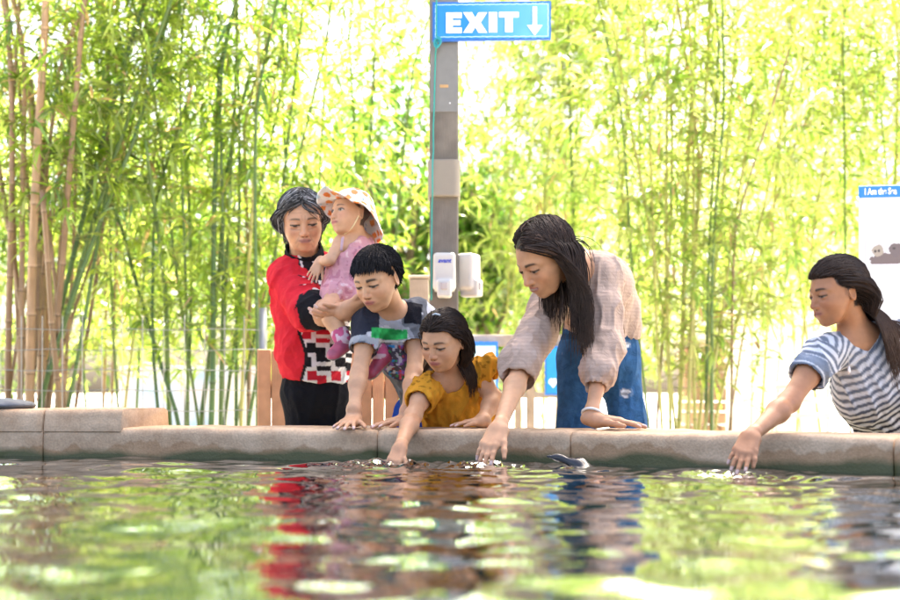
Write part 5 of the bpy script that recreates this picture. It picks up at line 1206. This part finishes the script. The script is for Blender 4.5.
# ------------------------------------------------------------------ boy
def boy():
    t = thing('person', 'short-haired boy in grey tie-dye T-shirt with both hands on the wall', 'person', A(J(405, 430, 4.15)[0], 4.15, 0), 'people around the touch pool')
    hd = Head(J(377, 279, 3.86), .192, 32, 26, roll=3, chub=.3)
    nb = J(394, 316, 3.99); sr, sl = J(369, 322, 3.95), J(419, 316, 4.02)
    er, wr_ = J(359, 374, 3.86), J(354, 410, 3.77); el, wl = J(414, 374, 3.90), J(407, 412, 3.78)
    side = sl - sr
    secs = [(J(428, 425, 4.17), .08, .08), (J(427, 388, 4.13), .078, .078), (J(407, 345, 4.05), .094, .08), (J(394, 326, 4.0), .09, .06)]
    F = Field(A(-.36, 3.60, .64), A(-.03, 4.32, 1.27), .0023)
    hd.build(F, nb, .20); F.loft(secs, side, -.006, .03)
    for s, e, w_, r in ((sr, er, wr_, (.030, .0245, .0165)), (sl, el, wl, (.030, .0245, .0165))): limb(F, s, e, w_, r); F.cap(nb, s, .036, .036, .035)
    lw = A(wr_[0], wr_[1] - .005, WALLZ + .026); F.cap(wr_, lw, .022, .021, .02)
    t1 = hand(F, lw, A(-.25, -.95, -.16), A(0, 0, -1), .13, A(1, 0, 0), (.12, .1, .1, .12), 2.0, .2, .7, .020)
    lw2 = A(wl[0], wl[1] - .005, WALLZ + .025); F.cap(wl, lw2, .022, .020, .02)
    t2 = hand(F, lw2, A(-.85, -.5, -.12), A(0, 0, -1), .13, A(-.4, -.9, 0), (.10, .1, .1, .1), 1.5, .2, .5, .020)
    body(t, F, hd, SK1, tips=t1 + t2, tipr=.006, gaze_down=.66, brow=(.02, .014, .011), browk=1.25, scalp=(.012, .010, .010), hairline=.29)
    F = Field(A(-.38, 3.80, .66), A(0.0, 4.36, 1.10), .0038)
    F.loft([(J(429, 428, 4.18), .092, .10), (J(428, 388, 4.13), .088, .092), (J(407, 345, 4.05), .102, .092), (J(394, 328, 4.0), .10, .068)], side, 0, .04)
    F.chain([sr, sr + (er - sr) * .44], [.045, .050], .025); F.chain([sl, sl + (el - sl) * .44], [.046, .052], .025); F.cap(nb, sr, .040, .043, .04); F.cap(nb, sl, .040, .043, .04)
    F.cap(sr + (er - sr) * .42, sr + (er - sr) * .9, .038, .052, .003, 's'); F.cap(sl + (el - sl) * .42, sl + (el - sl) * .9, .039, .054, .003, 's')
    F.cap(nb + A(-.008, -.03, .02), hd.w(0, -.05, -.3), .050, .05, .006, 's')
    F.plane_cut(A(0, 0, .70), A(0, 0, -1))
    def cf(V):
        n = fbm(V * 11 + 4, 3, 3); c = np.tile(A(.13, .135, .145), (len(V), 1)) * (1 + .5 * n[:, None]); y = YH - (V[:, 2] - CAMZ) * FPX / V[:, 1]; x = 450 + V[:, 0] * FPX / V[:, 1]
        c[(n > .02) & (y < 345)] = A(.30, .30, .32); c[(n > .22)] = A(.52, .52, .53)
        z = V[:, 2]; zt = sr[2]
        blk = ((V[:, 0] > sl[0] - .045) & (V[:, 0] < sl[0] + .012) & (np.abs(z - sl[2] - .008 - .02 * n) < .034)); c[blk] = A(.012, .012, .016)
        c[(V[:, 0] > sl[0] + .012) & (z > sl[2] - .06) & (n > -.2)] = A(.55, .55, .56); blk = (V[:, 0] < sr[0] + .035) & (z > sr[2] - .05 + .05 * n); c[blk] = A(.028, .030, .042)
        f = V[:, 1] < 4.02; zg = J(0, 336, 3.97)[2]; inb = f & (V[:, 0] > sr[0] + .012) & (V[:, 0] < sl[0] - .035)
        g = inb & (np.abs(z - zg - .022 * n) < .014 + .010 * n); c[g] = (A(.035, .36, .09) * (1 + 1.1 * fbm(V * 60, 2, 8))[:, None])[g]
        c[inb & (np.abs(z - zg + .018) < .003)] = A(.60, .62, .60)
        low = inb & (z < zg - .03); p2 = vnoise(V * 80, 9); p3 = vnoise(V * 95 + 7, 4); p4 = vnoise(V * 88 + 3, 2)
        c[low] = A(.07, .065, .09); c[low & (p2 > .66)] = A(.20, .09, .30); c[low & (p3 > .72)] = A(.42, .43, .48); c[low & (p4 > .77)] = A(.04, .22, .50); c[low & (p4 < .17)] = A(.45, .05, .07); c[low & (p3 < .16)] = A(.05, .30, .10)
        d = unit(er - sr); al = (V - sr) @ d; m = (V[:, 0] < sr[0] + .04) & (np.abs(al - .46 * np.linalg.norm(er - sr)) < .010); c[m] = A(.33, .34, .35)
        return np.clip(c, 0, 1)
    finish(F, 'tie_dye_shirt', M_cloth, t, cf, 1, .008, A(.1, 0, 1), 22, 15)
    hips = J(426, 432, 4.18)
    legs = [(hips + A(-.05, 0, -.02), A(hips[0] - .06, 4.14, .36), A(hips[0] - .06, 4.18, .06)), (hips + A(.06, .02, -.02), A(hips[0] + .06, 4.16, .36), A(hips[0] + .06, 4.2, .06))]
    trousers(t, hips, legs, (.018, .06, .30), 'shorts', M_cloth, (.112, .10), .068, .06)
    for l in legs: shoe(t, l[2] + A(0, 0, .02), A(-.1, -1, 0), .21, (.1, .12, .15), (.7, .7, .68))
    r = np.random.default_rng(12); q = scalp_points(hd, 6500, r, lambda q: hd.hair_region(q, .28)); roots = hd.c + (q * hd.H) @ hd.M.T
    dl = np.stack([q[:, 0] * .8, .55 + 0 * q[:, 0], .55 + 0 * q[:, 0]], 1) @ hd.M.T
    fw = hd.M @ A(.15, .75, -.75); dn = hd.M @ A(0, -.1, -1)
    def flow(p):
        l = hd.loc(p); k = np.clip((l[:, 1] + .15) / .3, 0, 1)[:, None]; return unit_rows(fw[None] * k + dn[None] * (1 - k))
    strands('hair', t, roots, dl, np.where(q[:, 1] < -.1, .016, np.where(q[:, 2] > .24, .030, .011)), pusher(head_ells(hd, .015)), A(.0085, .007, .007), .0012, .004, .5, off=.000, offr=.008, seed=13, flowfn=flow, lvar=.6, cling=.15)
    return t

# ------------------------------------------------------------------ grandmother
def grandmother():
    t = thing('person', 'grey-haired woman in red patterned jacket carrying a toddler in a sun hat', 'person', A(J(312, 430, 4.32)[0], 4.32, 0), 'people around the touch pool')
    hd = Head(J(302, 221, 4.20), .202, -12, 18, roll=5, chub=.4, age=1)
    nb = J(306, 262, 4.31); sr, sl = J(288, 279, 4.27), J(340, 277, 4.34)
    er, wr_ = J(312, 314, 4.08), J(346, 311, 3.96); el, wl = J(366, 312, 4.22), J(350, 312, 4.0)
    side = sl - sr
    secs = [(J(315, 385, 4.34), .105, .10), (J(313, 345, 4.31), .11, .11), (J(311, 302, 4.31), .115, .10), (J(307, 280, 4.31), .10, .07)]
    F = Field(A(-.64, 3.80, .76), A(-.22, 4.5, 1.52), .0025)
    hd.build(F, nb, .235); F.loft(secs, side, -.006, .03)
    for s, e, w_, r in ((sr, er, wr_, (.048, .040, .027)), (sl, el, wl, (.045, .038, .026))): limb(F, s, e, w_, r); F.cap(nb, s, .045, .045, .04)
    t1 = hand(F, wr_, A(.75, -.2, .22), A(.1, .6, .9), .155, A(.2, -.4, 1), (.35, .35, .4, .4), 1.2, .3, .5, .026)
    t2 = hand(F, wl, A(-.85, -.45, -.15), A(0, .5, .8), .15, A(-.3, -.3, .9), (.3, .32, .35, .4), 1.2, .3, .4, .025)
    body(t, F, hd, SKG, lip=(.36, .16, .13), tips=t1 + t2, tipr=.007, gaze_down=.66, brow=(.10, .075, .06), browk=.8, scalp=(.06, .058, .056), hairline=.33)
    # jacket
    F = Field(A(-.70, 3.92, .76), A(-.20, 4.54, 1.30), .004)
    F.loft([(J(315, 384, 4.34), .118, .118), (J(313, 345, 4.31), .122, .125), (J(311, 302, 4.31), .126, .112), (J(307, 282, 4.31), .108, .08)], side, 0, .04)
    e2 = er + (wr_ - er) * .22
    F.chain([sr, sr + (er - sr) * .55, er + A(-.004, 0, .008), e2], [.060, .064, .062, .050], .03); F.chain([sl, el], [.058, .05], .03); F.chain([el, el + (wl - el) * .3], [.052, .044], .03)
    F.cap(nb, sr, .052, .058, .05); F.cap(nb, sl, .05, .055, .05)
    F.cap(e2 + (wr_ - er) * .0, wr_, .042, .046, .003, 's')
    F.plane_cut(J(315, 381, 4.25), A(-.12, .1, -1))
    zc = lambda py: J(0, py, 4.2)[2]
    def cf(V):
        c = np.tile(A(.56, .022, .034), (len(V), 1)); d = unit(er - sr); al = (V - sr) @ d; L = np.linalg.norm(er - sr)
        da = np.linalg.norm(V - sr - np.outer(np.clip(al, 0, L), d), axis=1); d2 = unit(wr_ - er); a2 = (V - er) @ d2; db = np.linalg.norm(V - er - np.outer(np.clip(a2, 0, .1), d2), axis=1); arm = (np.minimum(da, db) < .074)
        front = ~arm & (V[:, 1] < 4.36) & (V[:, 0] > J(303, 0, 4.2)[0] + .012 * np.sin((V[:, 2]) * 30)) & (V[:, 0] < J(352, 0, 4.2)[0])
        u = (V[:, 0] - J(303, 0, 4.2)[0]) / .046; v = (V[:, 2] - .8) / .046; i, j = np.floor(u).astype(int), np.floor(v).astype(int); fu, fv = u - i, v - j
        w = 2 * .2
        k = (i + 2 * j) % 4
        p = np.where(k == 0, (fu < .30) | (fv < .30), np.where(k == 1, (fv > .68) | (fu > .68), np.where(k == 2, (fu > .66) | (fv < .30), (fv > .34) & (fv < .66))))
        redp = ((i * 3 + j) % 3 == 0) & ~p
        cc = np.where(p[:, None], A(.66, .64, .62), A(.016, .014, .016)); cc[redp] = A(.48, .02, .035)
        c[front] = cc[front]
        edge = ~arm & (V[:, 1] < 4.36) & (np.abs(V[:, 0] - J(303, 0, 4.2)[0] - .012 * np.sin(V[:, 2] * 30)) < .006); c[edge] = A(.02, .016, .018)
        cuff = (a2 > .000) & (db < .08) & (al > L * .5) & (a2 > .012); c[cuff] = A(.014, .013, .015)
        # black front band with white piping under the collar
        q = V - nb; band = ~arm & (V[:, 1] < nb[1]) & (q[:, 2] > -.10) & (np.abs(q[:, 0] - .01 - .35 * (-q[:, 2])) < .016); c[band] = A(.015, .014, .016)
        pip = ~arm & (V[:, 1] < nb[1]) & (q[:, 2] > -.10) & (np.abs(q[:, 0] + .010 - .35 * (-q[:, 2])) < .004); c[pip] = A(.66, .62, .6)
        return c
    jk = finish(F, 'jacket', M_cloth, t, cf, 1, .009, A(.5, 0, .6), 17, 21)
    F = bbox_field([nb, hd.c], .14, .0034); a = nb + A(0, .0, .0); b = hd.w(0, -.10, -.36)
    F.cap(a + (b - a) * .05, a + (b - a) * .62, .072, .063, .01); F.cap(a + (b - a) * .5, a + (b - a) * 1.4, .052, .060, .004, 's'); F.plane_cut(a + (b - a) * .80, (b - a) + A(0, -.25, 0) * np.linalg.norm(b - a))
    finish(F, 'collar', M_cloth, jk, const((.012, .011, .013)), 1, .005, A(1, 0, 0), 20, 3)
    hips = J(316, 374, 4.34)
    legs = [(J(303, 396, 4.34), A(J(305, 430, 4.33)[0], 4.32, .42), A(J(305, 430, 4.33)[0], 4.36, .06)), (J(330, 396, 4.35), A(J(331, 430, 4.33)[0], 4.33, .42), A(J(331, 430, 4.33)[0], 4.38, .06))]
    trousers(t, hips, legs, (.010, .010, .012), 'trousers', M_cloth, (.112, .112), .066, .05)
    for l in legs: shoe(t, l[2] + A(0, 0, .035), A(0, -1, 0), .24, (.02, .02, .02), (.05, .05, .05))
    r = np.random.default_rng(15); q = scalp_points(hd, 5600, r, lambda q: hd.hair_region(q, .24) & ((q[:, 1] < .12) | (q[:, 2] > .33))); roots = hd.c + (q * hd.H) @ hd.M.T
    sg = np.where(q[:, 0] > .06, 1., -1.); dl = np.stack([sg * .8, .15 + 0 * sg, .25 + 0 * sg], 1) @ hd.M.T
    def flow(p):
        l = hd.loc(p); k = np.clip((l[:, 1] - .02) / .2, 0, 1); out = hd.M @ A(1, 0, 0); back = hd.M @ A(0, -1, 0); cl = np.clip((.14 - l[:, 2]) / .2, 0, 1)
        return unit_rows(np.tile(A(0, 0, -1), (len(p), 1)) + back * (k * 1.0)[:, None] + np.outer(np.where(l[:, 0] > -.02, 1, -1) * (1.0 * k * (l[:, 2] > .12) - .95 * cl), out))
    def gcol(a, r): g = r.random((len(a), 1)); return np.where(g < .50, A(.035, .033, .032), np.where(g < .80, A(.13, .125, .12), A(.32, .31, .30)))
    strands('hair', t, roots, dl, np.where(q[:, 2] > .15, .120, .06), pusher(head_ells(hd, .018), [(nb, hd.w(0, -.1, -.3), .055)]), gcol, 0.0012, .0065, .55, off=.000, offr=.009, seed=16, flowfn=flow, wav=.0016, lvar=.55, jit=.085)
    return t

# ------------------------------------------------------------------ baby on the arm
def baby():
    t = thing('person', 'toddler in pink dress and floral sun hat held by the woman in red', 'person', J(352, 290, 4.12), 'people around the touch pool')
    hd = Head(J(350, 213, 4.09), .158, 50, -4, roll=2, chub=1.2)
    nb = J(355, 236, 4.13); sr, sl = J(340, 243, 4.08), J(371, 242, 4.17)
    er, wr_ = J(330, 260, 4.04), J(320, 262, 4.08); el, wl = J(379, 266, 4.18), J(372, 290, 4.10)
    side = sl - sr
    secs = [(J(352, 292, 4.13), .082, .07), (J(353, 270, 4.13), .076, .062), (J(355, 250, 4.13), .068, .055), (J(355, 244, 4.13), .055, .045)]
    hipR, knR, anR = J(344, 291, 4.09), J(328, 309, 3.99), J(343, 340, 3.97); hipL, knL, anL = J(362, 292, 4.10), J(373, 320, 3.97), J(380, 356, 3.96)
    F = Field(A(-.48, 3.86, .80), A(-.17, 4.28, 1.46), .0022)
    hd.build(F, nb, .20); F.loft(secs, side, -.006, .025)
    for s, e, w_, r in ((sr, er, wr_, (.019, .017, .012)), (sl, el, wl, (.019, .017, .012))): limb(F, s, e, w_, r, .008); F.cap(nb, s, .022, .020, .02)
    limb(F, hipR, knR, anR, (.040, .031, .022), .012); limb(F, hipL, knL, anL, (.040, .031, .022), .012)
    t1 = hand(F, wr_, A(-.35, -.5, -.75), A(-.2, .7, -.5), .085, A(1, 0, .1), (.3, .32, .35, .35), 1.3, wr=.015); hand(F, wl, A(-.5, -.6, -.5), A(0, .5, -.8), .08, A(-1, 0, .3), wr=.014)
    body(t, F, hd, SKB, tips=t1, tipr=.004, gaze_down=.05, brow=(.10, .06, .045), browk=.7, scalp=(.06, .04, .03), hairline=.30, look=0.)
    F = Field(A(-.46, 3.96, .96), A(-.19, 4.30, 1.28), .0034)
    F.loft([(J(351, 291, 4.13), .105, .095), (J(352, 276, 4.13), .088, .074), (J(354, 256, 4.13), .076, .062), (J(355, 247, 4.13), .064, .052)], side, 0, .03)
    F.cap(hipR, hipR + (knR - hipR) * .35, .055, .056, .03); F.cap(hipL, hipL + (knL - hipL) * .4, .055, .056, .03)
    F.cap(nb + A(-.01, -.02, .01), nb + A(-.02, -.05, -.006), .036, .028, .005, 's'); F.cap(nb + A(0, 0, .03), nb + A(0, 0, -.006), .038, .034, .004, 's')
    for s in (sr, sl): F.cap(s + A(0, 0, .02), s + A(0, 0, -.012), .031, .031, .004, 's')
    def cf(V):
        c = np.tile(A(.60, .30, .32), (len(V), 1)); n = vnoise(V * 75, 4); c[n > .70] = A(.48, .20, .24); c[n < .22] = A(.68, .46, .45); return c
    dr = finish(F, 'dress', M_cloth, t, cf, 1, .008, A(0, 0, 1), 30, 31)
    for s, k in ((sr, -1), (sl, 1)):
        m_ = MB(); m_.tube([s + A(k * -.006, -.030, -.028), s + A(k * -.010, -.022, .010), s + A(k * -.012, 0, .024), s + A(k * -.012, .025, .010)], .0048, 7, (.60, .42, .48)); m_.build('strap', M_cloth, dr, True)
    # patterned leggings cuffs and shoes
    shoe(t, anR + A(0, 0, -.004), A(-.45, -.75, -.38), .112, (.36, .07, .12), (.16, .15, .15), A(-.1, -.45, .9)); shoe(t, anL, A(-.55, -.55, -.62), .115, (.25, .03, .055), (.22, .21, .20), A(-.55, -.35, .75))
    for a, b in ((anR, knR), (anL, knL)):
        d = unit(b - a); F = bbox_field([a, b], .06, .003); F.cap(a + d * .004, a + d * .026, .029, .029, .004); F.cap(a + d * .018, a + d * .06, .024, .026, .003, 's')
        finish(F, 'sock', M_cloth, t, lambda V: np.where(vnoise(V * 90, 3)[:, None] > .5, A(.50, .10, .20), A(.62, .45, .50)), 1)
    # sun hat
    nt_, nr = 120, 34; th = np.linspace(0, 2 * math.pi, nt_, endpoint=False); V = []
    for j in range(nr):
        s = j / (nr - 1)
        for a in th:
            fr = math.cos(a)                                  # +1 over the face, -1 at the nape
            if s < .55:
                k = s / .55 * 1.42; r_, z = .415 * math.sin(k) / math.sin(1.42), .56 - .40 * (1 - math.cos(k)) * 1.02; tw = 0
                x, y = r_ * math.sin(a) * .93, r_ * math.cos(a) * 1.10 - .06
            else:
                k = (s - .55) / .45; Lb = .30 + .10 * max(-fr, 0) + .05 * max(fr, 0); dz = (.30 + .42 * max(-fr, 0) ** .7 - .42 * max(fr, 0) ** 1.2 + .10 * abs(math.sin(a)))
                r_ = .415 + Lb * k * (1 - .42 * max(-fr, 0)); z = .56 - .40 * (1 - math.cos(1.42)) * 1.02 - Lb * dz / .30 * .62 * k + .030 * k * math.sin(5 * a + 1) + .018 * k * math.sin(11 * a)
                x, y = r_ * math.sin(a) * .93, r_ * math.cos(a) * 1.10 - .06
            V.append((x, y, z + .02))
    V = np.array(V); Ti = np.array(Matrix.Rotation(math.radians(9), 3, 'X')); V = (V @ Ti.T) * A(1.0, 1.0, 1.0) - A(0, .01, .04)
    i = np.arange(nr * nt_).reshape(nr, nt_); Q = np.stack([i[:-1], np.roll(i[:-1], -1, 1), np.roll(i[1:], -1, 1), i[1:]], -1).reshape(-1, 4)
    V2 = V * .975 - A(0, 0, .012); Vall = np.concatenate([V, V2]); k = nr * nt_; rim = np.stack([i[-1], np.roll(i[-1], -1), np.roll(i[-1], -1) + k, i[-1] + k], -1)
    Q = np.concatenate([Q, Q[:, ::-1] + k, rim]); W = hd.c + (Vall * hd.H) @ hd.M.T; W += vnormals(W, Q) * (fbm(W * 40, 2, 5) * .004)[:, None]
    rr = np.random.default_rng(2); seeds = V[rr.integers(nt_ * 6, len(V), 420)]; out = []
    for sd in seeds:
        if all(np.linalg.norm(sd - o) > .165 for o in out): out.append(sd)
    col = np.tile(A(.72, .70, .70), (len(Vall), 1)); D = np.linalg.norm(Vall[:, None] - np.array(out)[None], axis=2); cl = [A(.72, .22, .06), A(.74, .30, .10), A(.42, .56, .68), A(.70, .24, .09)]
    for s in range(len(out)): col[D[:, s] < (.078 if s % 4 != 2 else .055) * (1 + .25 * fbm(Vall * 9, 2, s))] = cl[s % 4]
    n_ = vnoise(Vall * 16, 6); col[(n_ > .80) & (D.min(1) > .10)] = A(.30, .42, .62)
    ht = mk('sun_hat', W, Q, M_cloth, t, col, True)
    m_ = MB(); pts = [hd.w(.33 * math.cos(a), .0 + .14 * math.sin(a), -.06 - .40 * math.sin(a)) for a in np.linspace(0, math.pi, 16)]; m_.tube(pts, .0028, 6, (.75, .62, .36)); m_.build('chin_cord', M_cord, ht, True)
    return t
for fn in (woman, striped_girl, toddler, boy, grandmother, baby): fn()
# ================================================================== light, sky, camera
w = bpy.data.worlds.new('World'); SC.world = w; w.use_nodes = True; nt = w.node_tree
bg = nt.nodes['Background']; sky = nt.nodes.new('ShaderNodeTexSky'); sky.sky_type = 'NISHITA'; sky.sun_disc = False
SUN_EL, SUN_AZ = math.radians(56), math.radians(22)      # azimuth measured from +Y (behind the bamboo) towards +X
sky.sun_elevation = SUN_EL; sky.sun_rotation = SUN_AZ; sky.dust_density = 6.0; sky.air_density = .8; sky.ozone_density = .4
nt.links.new(sky.outputs[0], bg.inputs['Color']); bg.inputs['Strength'].default_value = .105
sd = bpy.data.lights.new('Sun', 'SUN'); sd.energy = 5.0; sd.angle = math.radians(.5); sd.color = (1, .95, .86)
so = bpy.data.objects.new('sun_lamp', sd); COLL.objects.link(so)
tosun = Vector((math.sin(SUN_AZ) * math.cos(SUN_EL), math.cos(SUN_AZ) * math.cos(SUN_EL), math.sin(SUN_EL)))
so.rotation_euler = tosun.to_track_quat('Z', 'Y').to_euler(); so.location = (3, 8, 12)
cd = bpy.data.cameras.new('camera'); co_ = bpy.data.objects.new('camera', cd); COLL.objects.link(co_)
co_.location = (0, 0, CAMZ); co_.rotation_euler = (math.pi / 2, 0, 0); cd.sensor_width = 36; cd.lens = 50
cd.shift_y = (YH - 300) / 900; cd.clip_start = .05; cd.clip_end = 1500
cd.dof.use_dof = True; cd.dof.focus_distance = 3.8; cd.dof.aperture_fstop = 2.8
SC.camera = co_
SC.view_settings.view_transform = 'Standard'; SC.view_settings.look = 'None'; SC.view_settings.gamma = 1; SC.view_settings.exposure = 3.12; SC.view_settings.use_curve_mapping = False
SC.render.engine = 'CYCLES'
cy_ = SC.cycles; cy_.use_denoising = True; cy_.max_bounces = 8; cy_.diffuse_bounces = 4; cy_.glossy_bounces = 3; cy_.transmission_bounces = 6; cy_.sample_clamp_indirect = 8
cy_.caustics_reflective = False; cy_.caustics_refractive = False
